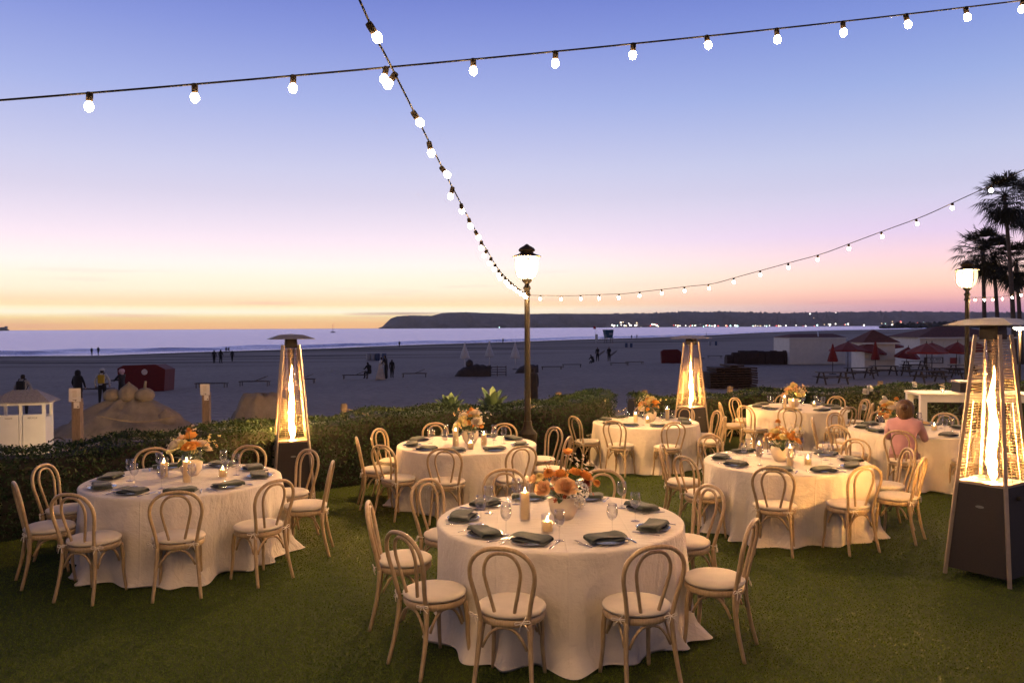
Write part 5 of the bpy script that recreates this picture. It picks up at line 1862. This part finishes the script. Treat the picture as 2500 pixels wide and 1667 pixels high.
# ------------------------------------------------------------------ beach furniture
def cabana(px0, px1, top_, bot_, label, rz, logo=False):
    p = on_sand((px0 + px1) / 2, bot_)
    w_ = (px1 - px0) * p.y / FPX
    h_ = (bot_ - top_) * p.y / FPX
    r = thing('beach_cabana', label, 'cabana', p, rz)
    d_ = w_ * .6
    k = .94
    body_ = [(-w_ / 2 * k, -d_ / 2, 0), (w_ / 2 * k, -d_ / 2, 0), (w_ / 2, -d_ / 2, h_ * .82), (w_ * .30, -d_ / 2, h_), (-w_ * .38, -d_ / 2, h_ * .97), (-w_ / 2, -d_ / 2, h_ * .86)]
    bk = [(x, d_ / 2, z * .97) for x, y, z in body_]
    n = len(body_)
    ob('canvas', MB().add(body_ + bk, [tuple(range(n)), tuple(range(2 * n - 1, n - 1, -1))] + [(i, n + i, n + (i + 1) % n, (i + 1) % n) for i in range(n)]).mesh('canvas', MT['redtent']), r)
    for s in (-1, 1):
        ob('ground_rail', MB().bar((s * w_ * .4, -d_ / 2 - .15, .04), (s * w_ * .4, d_ / 2 + .1, .04), .06).mesh('ground_rail', MT['lounger']), r)
    if logo:
        lg = ob('logo', MB().lathe([(.17, 0), (.17, .01), (.15, .012), (.15, .002)], 24).mesh('logo_ring', MT['logo']), r, (.18, -d_ / 2 - .004, h_ * .73), (PI / 2, 0, 0))
        ob('logo_figure', MB().add([(-.115, -.10, .008), (.115, -.10, .008), (.06, -.01, .008), (.03, .02, .008), (.0, .12, .008), (-.03, .02, .008), (-.06, -.01, .008)], [(0, 1, 2, 3, 4, 5, 6)]).mesh('logo_figure', MT['logo']), lg)
    return r


cabana(303, 415, 888, 955, 'dark red canvas cabana with a round white emblem, on the sand', .06, True)
cabana(1613, 1662, 852, 887, 'dark red canvas cabana half hidden by the middle heater', -.1)

LOU = {}
LOU['frame'] = MB().box((0, -.30, .30), (1.9, .05, .05)).box((0, .30, .30), (1.9, .05, .05)).box((-.93, 0, .30), (.05, .56, .049)).box((.93, 0, .30), (.05, .56, .049)).mesh('frame', MT['lounger'])
LOU['leg'] = MB().box((0, 0, .14), (.05, .05, .28)).mesh('leg', MT['lounger'])
LOU['slat'] = MB().box((0, 0, 0), (.07, .56, .02)).mesh('slat', MT['lounger'])
LOU['back'] = MB().bar((.05, -.27, .33), (.78, -.27, .62), .04).bar((.05, .27, .33), (.78, .27, .62), .04).mesh('back_rail', MT['lounger'])


def lounger(px_, py_, rz, label, up=True):
    p = on_sand(px_, py_)
    r = thing('sun_lounger', label, 'sun lounger', p, rz, 'slatted loungers on the beach')
    ob('frame', LOU['frame'], r)
    for sx in (-.85, .85):
        for sy in (-.29, .29):
            ob('leg', LOU['leg'], r, (sx, sy, 0))
    for k in range(6):
        ob('slat', LOU['slat'], r, (-.85 + k * .16, 0, .335))
    if up:
        b_ = ob('back_rail', LOU['back'], r); b_['kind'] = 'stuff'
        for k in range(6):
            ob('slat', LOU['slat'], r, (.12 + k * .12, 0, .37 + k * .048), (0, rad(-22), 0))
    else:
        for k in range(6):
            ob('slat', LOU['slat'], r, (.12 + k * .15, 0, .335))


for (x_, y_, rz, up, lb) in ((868, 925, .1, True, 'sun lounger with raised back left of the bride'), (1012, 921, .05, True, 'sun lounger with raised back right of the embracing couple'),
                             (1347, 903, .05, False, 'flat sun lounger just right of the lamp post'), (1396, 897, .0, False, 'flat sun lounger left of the crouching person'), (1512, 893, .05, False, 'flat sun lounger behind the left surfer feet'),
                             (1549, 890, .1, False, 'flat sun lounger left of the middle heater'), (517, 947, .05, False, 'flat sun lounger behind the notice left of the first heater'), (622, 942, .08, True, 'sun lounger with raised back left of the first heater'),
                             (735, 936, .1, True, 'sun lounger with raised back right of the first heater'), (232, 962, .05, True, 'sun lounger behind the person with the yellow backpack'), (1700, 880, .1, False, 'flat sun lounger right of the middle heater'), (1745, 874, .0, False, 'flat sun lounger before the low wicker row')):
    lounger(x_, y_, rz, lb, up)


def closed_umbrella(p, H, mat, label, group, r0=.30, polec=None):
    r = thing('closed_umbrella', label, 'umbrella', p, random.uniform(0, 3), group)
    ob('pole', MB().lathe([(.028, 0), (.026, H)], 8).mesh('pole', polec or MT['white'], True), r)
    ob('base', MB().lathe([(.28, 0), (.27, .06), (.05, .08)], 16).mesh('base', MT['dark'], True, 40), r)
    ob('canopy', MB().lathe([(.02, H + .04), (.05, H), (.12, H * .86), (r0 * .75, H * .62), (r0, H * .45), (r0 * .9, H * .42), (.03, H * .47)], 24, fn=lambda a, q, z: q * (1 + .18 * math.sin(8 * a) * (1 - (z / H) ** 3))).mesh('canopy', mat, True), r)
    ob('strap', MB().lathe([(r0 * .74, H * .60), (r0 * .76, H * .60), (r0 * .76, H * .63), (r0 * .72, H * .63)], 16).mesh('strap', mat), r)


for (x_, f_, lb) in ((1135, 903, 'closed white parasol standing highest of three, left one'), (1195, 899, 'closed white parasol in the middle of three'), (1258, 902, 'closed white parasol nearest the lamp post')):
    p = on_sand(x_, f_)
    closed_umbrella(p, 66 * p.y / FPX, MT['whitebrella'], lb, 'closed white parasols', .42)


def open_umbrella(px_, top_, edge_, foot, wpx, label, tilt=0.0):
    p = on_sand(px_, foot)
    k = p.y / FPX
    H = (foot - top_) * k; R = wpx / 2 * k; e = (foot - edge_) * k
    r = thing('market_umbrella', label, 'umbrella', p, random.uniform(0, 1), 'open red umbrellas over the picnic tables', rot=(tilt, tilt * .6, random.uniform(0, .7)))
    ob('pole', MB().lathe([(.03, 0), (.028, H + .1), (0, H + .15)], 8).mesh('pole', MT['darkwood'], True), r)
    vs = [(0, 0, H)]
    n = 8
    for j, s in enumerate((.5, 1.0)):
        for i in range(2 * n):
            a = PI * i / n
            q = R * s * (1.0 if i % 2 == 0 else .95)
            vs.append((q * math.cos(a), q * math.sin(a), H + (e - H) * s ** 1.15 - (0 if i % 2 == 0 else .03)))
    for i in range(2 * n):
        a = PI * i / n
        vs.append((R * .99 * math.cos(a), R * .99 * math.sin(a), e - .14))
    m = 2 * n
    fs = [(0, 1 + i, 1 + (i + 1) % m) for i in range(m)] + [(1 + i, 1 + m + i, 1 + m + (i + 1) % m, 1 + (i + 1) % m) for i in range(m)] + [(1 + m + i, 1 + 2 * m + i, 1 + 2 * m + (i + 1) % m, 1 + m + (i + 1) % m) for i in range(m)]
    ob('canopy', MB().add(vs, fs).mesh('canopy', MT['redbrella']), r)
    for i in range(n):
        a = 2 * PI * i / n
        ob('rib', MB().bar((0, 0, H - .03), (R * .97 * math.cos(a), R * .97 * math.sin(a), e - .02), .02).mesh('rib', MT['darkwood']), r)


p = on_sand(2033, 914)
closed_umbrella(p, 74 * p.y / FPX, MT['redbrella'], 'closed red umbrella before the white shed', 'closed red umbrellas', .36, MT['darkwood'])
p = on_sand(2137, 912)
closed_umbrella(p, 80 * p.y / FPX, MT['redbrella'], 'closed dark umbrella before the little kiosk', 'closed red umbrellas', .30, MT['darkwood'])
for (x_, t_, e_, f_, w_, lb, tl) in ((2070, 834, 853, 909, 90, 'open red umbrella between the shed and the kiosk', .0), (2112, 836, 855, 905, 84, 'tilted open red umbrella left of the kiosk', .14), (2172, 832, 848, 902, 76, 'open dark umbrella right of the kiosk', -.1),
                                     (2262, 837, 858, 925, 98, 'open red umbrella before the framed sign', .0), (2275, 836, 852, 918, 70, 'open red umbrella just behind the one before the framed sign', 0), (2332, 834, 858, 918, 78, 'open red umbrella before the red and white sign', .05), (2378, 830, 856, 915, 80, 'open red umbrella behind the second lamp post', -.04), (2210, 846, 870, 906, 58, 'low dark red umbrella left of the framed sign', .1)):
    open_umbrella(x_, t_, e_, f_, w_, lb, tl)

PT = {'top': MB().box((0, 0, .74), (1.9, .14, .045)).mesh('plank', MT['darkwood']), 'seat': MB().box((0, 0, .44), (1.9, .26, .045)).mesh('bench', MT['darkwood']),
      'leg': MB().bar((0, -.62, 0), (0, -.25, .72), .09, .05).mesh('leg', MT['darkwood']), 'beam': MB().box((0, 0, .40), (.05, 1.45, .09)).mesh('beam', MT['darkwood'])}


def picnic(px_, py_, rz, label):
    p = on_sand(px_, py_)
    r = thing('picnic_table', label, 'picnic table', p, rz, 'dark picnic tables on the sand')
    for k in range(5):
        ob('plank', PT['top'], r, (0, -.30 + k * .15, 0))
    for s in (-1, 1):
        ob('bench', PT['seat'], r, (0, s * .62, 0))
        ob('beam', PT['beam'], r, (s * .68, 0, 0))
        ob('leg', PT['leg'], r, (s * .72, 0, 0)); ob('leg', PT['leg'], r, (s * .72, 0, 0), (0, 0, PI))


for (x_, y_, rz, lb) in ((2032, 937, .1, 'picnic table standing alone before the closed red umbrella'), (2098, 924, .1, 'picnic table second from the left in the front row'), (2157, 918, .05, 'picnic table before the kiosk'), (2235, 920, .08, 'picnic table nearest the framed sign, front row'),
                         (2232, 903, .08, 'picnic table behind, between kiosk and framed sign'), (2312, 925, .1, 'picnic table before the red and white sign'), (2350, 916, .1, 'picnic table beside the second lamp post'), (2270, 934, .1, 'picnic table close behind the lit hedge')):
    picnic(x_, y_, rz, lb)

# stacks of dark wicker seats
def stack(px0, px1, top_, bot_, n, label, rz, rows=9):
    p = on_sand((px0 + px1) / 2, bot_)
    k = p.y / FPX
    w_, h_ = (px1 - px0) * k, (bot_ - top_) * k
    r = thing('lounger_stack', label, 'stack', p, rz)
    mesh = {}
    bw = w_ / n
    rr = random.Random(label)
    mb = MB().box((0, 0, 0), (bw * .96, 1.7, h_ / rows * .42)).box((-bw * .44, 0, -h_ / rows * .3), (bw * .06, 1.66, h_ / rows * .5)).box((bw * .44, 0, -h_ / rows * .3), (bw * .06, 1.66, h_ / rows * .5))
    me = mb.mesh('stacked_lounger', MT['wicker'])
    for i in range(n):
        c = rows - (rr.choice((0, 0, 1)) if 0 < i < n - 1 else (3 if i == 0 else 1))
        for j in range(c):
            o_ = ob('stacked_lounger', me, r, (-w_ / 2 + (i + .5) * bw, rr.uniform(-.05, .05), h_ / rows * (j + .7)), (0, rr.uniform(-.05, .05), rr.uniform(-.04, .04)))
            o_['kind'] = 'stuff'


stack(1718, 1838, 889, 948, 7, 'stack of dark woven loungers right of the middle heater', .12, 10)


def hoodrow(px0, px1, top_, bot_, n):
    p = on_sand((px0 + px1) / 2, bot_)
    k = p.y / FPX
    w_, h_ = (px1 - px0) * k, (bot_ - top_) * k
    for i in range(n):
        x_ = -w_ / 2 + (i + .5) * w_ / n
        bw = w_ / n
        mb = MB()
        prof = [(-.5, 0), (-.52, .45), (-.42, .80), (-.20, .98), (.10, 1.0), (.42, .72), (.5, .30), (.5, 0)]
        vs = [(-bw * .47, y * 1.1, z * h_) for y, z in prof] + [(bw * .47, y * 1.1, z * h_) for y, z in prof]
        m = len(prof)
        fs = [tuple(range(m)), tuple(range(2 * m - 1, m - 1, -1))] + [(j, m + j, m + (j + 1) % m, (j + 1) % m) for j in range(m)]
        sc_ = (.72 if i == 0 else .9 if i == 1 else 1.0) * random.uniform(.95, 1.04)
        q = p + Vector((x_, 0, 0)); q.z = beach_z(q.x, q.y)
        thing('hooded_beach_chair', 'hooded dark wicker beach chair, %s in the row left of the shed' % ['first', 'second', 'third', 'fourth', 'fifth', 'sixth', 'seventh', 'eighth', 'ninth', 'last'][i], 'beach chair', q, random.uniform(-.06, .06), 'row of hooded beach chairs', MB().add(vs, fs).mesh('hooded_chair', MT['wicker']), sc=(1, 1, sc_))


hoodrow(1771, 1927, 856, 889, 10)


def tarp_heap(px0, px1, top_, bot_, label, fence, seed):
    p = on_sand((px0 + px1) / 2, bot_)
    k = p.y / FPX
    w_, h_ = (px1 - px0) * k, (bot_ - top_) * k
    r = thing('covered_boat', label, 'covered boat', p, .04)
    n, m = 26, 12
    vs = []
    L_ = w_ * (.72 if fence else 1.0)
    for i in range(n + 1):
        s = i / n
        hh_ = h_ * .86 * (math.sin(PI * min(1, s * 1.15 + .02) * .62 + .15) ** .8) * (1 if s > .12 else (s / .12) ** .5)
        ww_ = .75 * (math.sin(PI * (.06 + .82 * s)) ** .6)
        for j in range(m + 1):
            a = PI * j / m
            vs.append((-w_ / 2 + L_ * s, -math.cos(a) * ww_, max(0, math.sin(a)) ** .7 * hh_ * (1 + .05 * math.sin(i * 1.3 + j))))
    fs = [(i * (m + 1) + j, i * (m + 1) + j + 1, (i + 1) * (m + 1) + j + 1, (i + 1) * (m + 1) + j) for i in range(n) for j in range(m)]
    fs += [tuple(range(m + 1)), tuple(n * (m + 1) + j for j in range(m, -1, -1))]
    ob('tarpaulin', MB().add(vs, fs).mesh('tarpaulin', MT['tarp'], True), r)
    if fence:
        for i in range(4):
            ob('fence_rail', MB().box((w_ * .34, -.3, h_ * (.15 + .17 * i)), (w_ * .34, .04, .06)).mesh('fence_rail', MT['darkwood']), r)
        for s in (.16, .34, .51):
            ob('fence_stake', MB().box((w_ * s, -.27, h_ * .38), (.06, .06, h_ * .76)).mesh('fence_stake', MT['darkwood']), r)
        ob('bundle', MB().lathe([(.25, 0), (.30, .2), (.26, .4), (.12, .52), (0, .55)], 14).mesh('bundle', MT['tarp'], True), r, (-w_ * .2, 0, h_ * .70))


tarp_heap(1109, 1234, 884, 919, 'long tarp covered boat with a low slat fence, below the white parasols', True, 1)
tarp_heap(1257, 1314, 885, 911, 'short tarp covered boat beside the lamp post', False, 2)

BARREL = MB().lathe([(.27, 0), (.30, .06), (.31, .4), (.31, .86), (.33, .88), (.33, .93), (.0, .95)], 16)
BM_ = {m: BARREL.mesh('barrel', MT[m], True, 40) for m in ('greybin', 'bluebin')}
for (x_, f_, m, lb) in ((900, 880, 'greybin', 'pale beach bin, first of four near the couple'), (911, 880, 'greybin', 'pale beach bin, second of four near the couple'), (922, 880, 'bluebin', 'blue beach bin, third of four near the couple'), (938, 880, 'bluebin', 'blue beach bin, fourth of four near the couple'),
                        (1529, 848, 'bluebin', 'blue beach bin, left of the pair below the lifeguard tower'), (1541, 848, 'bluebin', 'blue beach bin, right of the pair below the lifeguard tower'), (1733, 843, 'greybin', 'pale beach bin right of the middle heater top'), (1748, 843, 'bluebin', 'blue beach bin right of the middle heater top')):
    p = on_sand(x_, f_)
    thing('beach_bin', lb, 'bin', p, 0, 'bins on the beach', BM_[m], sc=1.0)

# lifeguard tower and flag
p = on_sand(1486, 838)
r = thing('lifeguard_tower', 'blue lifeguard tower on stilts at the waterline', 'lifeguard tower', p, .2)
k = p.y / FPX
for sx in (-1, 1):
    for sy in (-1, 1):
        ob('stilt', MB().bar((sx * .9, sy * .9, 0), (sx * .8, sy * .8, 1.5), .14).mesh('stilt', MT['lounger']), r)
ob('deck', MB().box((-.5, 0, 1.5), (3.4, 2.4, .12)).mesh('deck', MT['lounger']), r)
ob('cabin', MB().add([(-.95, -1, 1.56), (.85, -1, 1.56), (.85, 1, 1.56), (-.95, 1, 1.56), (-1.45, -1.15, 3.9), (1.15, -1.15, 3.9), (1.15, 1.15, 3.9), (-1.45, 1.15, 3.9)], [(3, 2, 1, 0), (4, 5, 6, 7), (0, 1, 5, 4), (1, 2, 6, 5), (2, 3, 7, 6), (3, 0, 4, 7)]).mesh('cabin', MT['blue']), r)
ob('window', MB().box((.25, -1.1, 2.7), (.9, .06, .5), M=Matrix.Rotation(.06, 3, 'X')).mesh('window', MT['greybin']), r)
for j in range(3):
    ob('railing', MB().bar((-2.15, -1.15, 1.75 + .3 * j), (-1.0, -1.15, 1.75 + .3 * j), .05).mesh('railing', MT['white']), r)
p = on_sand(1455, 838)
r = thing('flag_pole', 'white warning flag pole with red flag beside the lifeguard tower', 'flag', p)
ob('pole', MB().lathe([(.06, 0), (.05, 5.0), (0, 5.05)], 8).mesh('pole', MT['white'], True), r)
ob('flag', MB().box((-.35, 0, 4.5), (.8, .03, .75)).mesh('flag', MT['flag']), r)
ob('board', MB().box((.15, -.08, 1.6), (.75, .05, 2.0)).mesh('board', MT['white']), r)

# ------------------------------------------------------------------ beach buildings
def building(px0, px1, wtop, base, roof, label, rz, depth, name, rtop, over=.3, Yfix=None):
    p = on_sand((px0 + px1) / 2, base) if Yfix is None else at((px0 + px1) / 2, base, Yfix)
    k = p.y / FPX
    w_, h_, rh = (px1 - px0) * k, (base - wtop) * k, (wtop - rtop) * k
    r = thing(name, label, 'building', p, rz)
    ob('wall', MB().box((0, depth / 2, h_ / 2), (w_, depth, h_)).mesh('wall', MT['plaster']), r)
    o_ = over
    e = [(-w_ / 2 - o_, -o_, h_ + .01), (w_ / 2 + o_, -o_, h_ + .01), (w_ / 2 + o_, depth + o_, h_ + .01), (-w_ / 2 - o_, depth + o_, h_ + .01)]
    if roof == 'pyramid':
        rf = MB().add(e + [(0, depth / 2, h_ + rh)], [(0, 1, 4), (1, 2, 4), (2, 3, 4), (3, 0, 4), (3, 2, 1, 0)])
    elif roof == 'hip':
        rf = MB().add(e + [(-w_ / 2 + depth / 2, depth / 2, h_ + rh), (w_ / 2 - depth / 2, depth / 2, h_ + rh)], [(0, 1, 5, 4), (1, 2, 5), (2, 3, 4, 5), (3, 0, 4), (3, 2, 1, 0)])
    else:
        rf = MB().add(e + [(-w_ * .36, depth * .4, h_ + rh), (w_ * .4, depth * .4, h_ + rh)], [(0, 1, 5, 4), (1, 2, 5), (2, 3, 4, 5), (3, 0, 4), (3, 2, 1, 0)])
    rfo = ob('roof', rf.mesh('roof', MT['tile']), r)
    ob('fascia', MB().box((0, -o_ - .02, h_ - .06), (w_ + 2 * o_, .06, .14)).mesh('fascia', MT['white']), r)
    return r, p, k, w_, h_, rfo


r, p, k, w_, h_, rf = building(1926, 2066, 824, 889, 'low', 'white boarded shed with low dark red roof on the beach', .04, 4.5, 'beach_shed', 815, .1)
for i in range(22):
    ob('wall_board', MB().box((-w_ / 2 + (i + .5) * w_ / 22, -.012, h_ / 2), (w_ / 22 * .93, .03, h_ * .98)).mesh('wall_board', MT['plaster']), r)
ob('ridge_pole', MB().bar((.2, .3, h_ + .1), (.7, 1.6, h_ + .55), .12).mesh('ridge_pole', MT['white']), rf)
r, p, k, w_, h_, rf = building(2110, 2186, 836, 905, 'pyramid', 'little white kiosk with a pointed red roof', .05, 2.4, 'beach_kiosk', 804, .32)
ob('shutter', MB().box((-.15, -.03, h_ * .62), (w_ * .6, .05, h_ * .40)).mesh('shutter', MT['white']), r)
ob('counter', MB().box((0, -.12, h_ * .40), (w_ * .98, .24, .06)).mesh('counter', MT['white']), r)
r, p, k, w_, h_, rf = building(2246, 2470, 823, 899, 'hip', 'cream beach cafe with red tiled hip roof and framed signs', .0, 6.0, 'beach_cafe', 797, .35)
o_ = ob('framed_sign', MB().box((-w_ / 2 + 33 * k, -.03, h_ - 56 * k), (46 * k, .06, 15 * k)).mesh('framed_sign', MT['brown']), r)
ob('sign_face', MB().box((-w_ / 2 + 35 * k, -.07, h_ - 56 * k), (36 * k, .03, 12 * k)).mesh('sign_face', MT['sign']), o_)
for txt, dz, sz in (('TRY ROOL', 1.0, 5.0), ('COFFEE CITY', -3.8, 2.8)):
    pass
for j in range(2):
    for i, wd_ in enumerate((3.2, 2.2, 1.8, 0, 3, 2.2, 2.5, 2.0) if j == 0 else (2.2, 1.6, 2, 1.6, 1.8, 0, 2, 1.6, 2)):
        if wd_:
            ob('sign_letter', MB().box((-w_ / 2 + (24.5 + i * (3.4 if j == 0 else 2.7)) * k, -.088, h_ - (53.5 + 5.2 * j) * k), (wd_ * .75 * k, .006, (3.6 if j == 0 else 1.8) * k)).mesh('sign_letter', MT['ink']), o_)
o_ = ob('framed_sign', MB().box((-w_ / 2 + 97 * k, -.03, h_ - 57 * k), (50 * k, .06, 15.5 * k)).mesh('framed_sign', MT['sign']), r)
rp = ob('red_panel', MB().box((-w_ / 2 + 81 * k, -.07, h_ - 57 * k), (17 * k, .03, 14.5 * k)).mesh('red_panel', MT['redsign']), o_)
for i in range(6):
    ob('corbel', MB().box((-w_ / 2 + (20 + i * 38) * k, -.03, h_ * .5), (.10, .06, h_ * .96)).mesh('corbel', MT['plaster']), r)
ob('band', MB().box((0, -.05, h_ * .60), (w_, .10, .12)).mesh('band', MT['plaster']), r)
p = at(2490, 800, 40.0)
r = thing('wall_lamp', 'bright lamp on a thin post beside the palm trunks', 'lamp', (p.x, 40, beach_z(p.x, 40)))
hz_ = p.z - beach_z(p.x, 40)
ob('post', MB().lathe([(.06, 0), (.05, hz_)], 8).mesh('post', MT['lampmetal'], True), r)
ob('lamp_head', MB().lathe([(.05, 0), (.32, .03), (.30, .09), (.06, .16)], 14).mesh('lamp_head', MT['lampmetal'], True, 40), r, (0, 0, hz_))
ob('diffuser', MB().lathe([(.0, -.09), (.20, -.07), (.28, -.01), (.28, .02)], 14).mesh('diffuser', MT['globe'], True), r, (0, 0, hz_ - .02))

# ------------------------------------------------------------------ white bar tables by the hedge, things on and round them
def bar_table(x, y, w_, d_, h_, rz, label):
    z0 = lawn_z(x, y)
    r = thing('bar_table', label, 'bar table', (x, y, z0), rz, 'white bar tables by the hedge')
    ob('top', MB().box((0, 0, h_ - .02), (w_, d_, .04)).mesh('top', MT['sign']), r)
    for s in (-1, 1):
        ob('apron', MB().box((0, s * (d_ / 2 - .05), h_ - .10), (w_ - .12, .04, .11)).mesh('apron', MT['white']), r)
        for s2 in (-1, 1):
            ob('leg', MB().box((s * (w_ / 2 - .07), s2 * (d_ / 2 - .07), (h_ - .045) / 2), (.11, .11, h_ - .045)).mesh('leg', MT['white']), r)
    return Vector((x, y, z0 + h_))


A0 = at(2248, 955, 14.6)
bt = bar_table(A0.x + 1.05, 14.9, 2.0, .85, 1.10, rad(-8), 'white bar table beside the rose bushes behind the nearest heater')
bt2 = bar_table(A0.x + 2.6, 13.6, 1.3, .8, 1.12, rad(-8), 'white bar table at the frame edge behind the nearest heater')
r = thing('black_crate', 'black crate with pale lid on the white bar table', 'crate', bt + Vector((.1, .05, .002)), -.1)
ob('crate_body', MB().box((0, 0, .09), (.62, .36, .18)).mesh('crate_body', MT['dark']), r)
ob('crate_lid', MB().box((0, 0, .195), (.64, .38, .025)).mesh('crate_lid', MT['sign']), r)
for s in (-1, 1):
    ob('handle', MB().box((s * .14, -.19, .13), (.09, .012, .03)).mesh('handle', MT['sign']), r)
r = thing('votive_candle', 'small lit votive on the corner of the white bar table', 'candle', bt + Vector((-.55, -.1, .002)))
ob('holder', MB().lathe([(.03, 0), (.035, .06), (.033, .06), (.028, .008), (0, .008)], 14).mesh('holder', MT['glass'], True), r)
ob('flame', FLM, r, (0, 0, .03), sc=.7)
r = thing('flower_posy', 'tiny posy of white flowers on the white bar table', 'flowers', bt + Vector((-.45, .1, .002)))
ob('pot', MB().lathe([(.03, 0), (.04, .07), (0, .06)], 12).mesh('pot', MT['vase'], True), r)
for i in range(5):
    ob('blossom', FL[('poppy', 'cream')], r, (.03 * math.cos(i * 1.3), .03 * math.sin(i * 1.3), .09 + .01 * i), (.3, .2, i), .6)
# straw bag and mustard cloth at the right table
bp = Vector((5.97 - .02, 12.0 + .55, 2.2 - 1.55 + .002))
r = thing('straw_bag', 'rolled straw bag standing on the table behind the person in pink', 'bag', bp, .2)
ob('bag_body', MB().lathe([(.10, 0), (.13, .02), (.14, .12), (.12, .20), (.09, .205), (.11, .12), (.10, .03), (0, .03)], 24, sy=.55).mesh('bag_body', MT['straw'], True), r)
ob('handle', MB().tube(spline([(-.07, 0, .19), (-.05, 0, .28), (0, 0, .31), (.05, 0, .28), (.07, 0, .19)], 4), .008, 6).mesh('handle', MT['straw'], True), r)
n = 18
vs = []
for i in range(n + 1):
    for j in range(n + 1):
        x_, y_ = (i / n - .5) * .44, (j / n - .5) * .26
        vs.append((x_, y_, .02 + .03 * math.sin(x_ * 14 + 1) * math.cos(y_ * 11) + .025 * math.sin(y_ * 22 + x_ * 9) + .03))
thing('mustard_cloth', 'crumpled mustard yellow cloth on the table beside the straw bag', 'cloth', bp + Vector((.26, -.05, 0)), .3, data=MB().add(vs, [(i * (n + 1) + j, (i + 1) * (n + 1) + j, (i + 1) * (n + 1) + j + 1, i * (n + 1) + j + 1) for i in range(n) for j in range(n)]).mesh('mustard_cloth', MT['mustard'], True))
for i, (a_, b_, Y_) in enumerate(((2330, 1075, 15.4), (2420, 1060, 15.2), (2300, 1065, 16.3))):
    p = at(a_, b_, Y_)
    bush('shrub', ['leafy green shrub under the white bar table', 'leafy shrub right of the white bar table', 'leafy shrub behind the white bar table legs'][i], 'shrub', (p.x, p.y, lawn_z(p.x, p.y)), .55, .45, .62, 800, MT['rosebush'], .05)

# ------------------------------------------------------------------ ship and sailboat
p = at(4, 806, 5200.0); p.z = SEA_Z
r = thing('container_ship', 'dark container ship on the horizon at the frame edge', 'ship', p)
ob('hull', MB().add([(-55, -10, 0), (38, -10, 0), (38, 10, 0), (-55, 10, 0), (-58, -10, 9), (46, -6, 9), (46, 6, 9), (-58, 10, 9)], [(3, 2, 1, 0), (4, 5, 6, 7), (0, 1, 5, 4), (1, 2, 6, 5), (2, 3, 7, 6), (3, 0, 4, 7)]).mesh('hull', MT['seaboat']), r)
for i in range(5):
    ob('container_bay', MB().box((-40 + i * 14, 0, 16), (12.5, 18, 13.5 + 3 * math.sin(i * 2.2))).mesh('container_bay', MT['seaboat']), r)
ob('bridge', MB().box((29, 0, 19), (9, 18, 20)).mesh('bridge', MT['seaboat']), r)
p = hit(813, 812, lambda x, y: SEA_Z)
r = thing('sailboat', 'small sailboat with bare mast on the water beside the first heater', 'sailboat', p)
k = p.y / FPX
w_ = 12 * k
ob('hull', MB().add([(-w_ / 2, 0, k), (-w_ * .4, -k * 2, .0), (w_ * .35, -k * 2, 0), (w_ * .55, 0, k * 2.2), (w_ * .35, k * 2, 0), (-w_ * .4, k * 2, 0), (-w_ / 2, -k, k * 2), (w_ * .3, -k * 1.5, k * 2.2), (w_ * .3, k * 1.5, k * 2.2), (-w_ / 2, k, k * 2)],
                    [(0, 1, 6), (1, 2, 7, 6), (2, 3, 7), (3, 4, 8), (4, 5, 9, 8), (5, 0, 9), (6, 7, 8, 9), (7, 3, 8), (0, 6, 9), (0, 5, 4, 3, 2, 1)]).mesh('hull', MT['seaboat']), r)
ob('mast', MB().lathe([(k * .6, 0), (k * .4, 22 * k)], 6).mesh('mast', MT['sail']), r)
ob('boom', MB().bar((-w_ * .35, 0, 3.6 * k), (0, 0, 3.6 * k), k * .5).mesh('boom', MT['sail']), r)
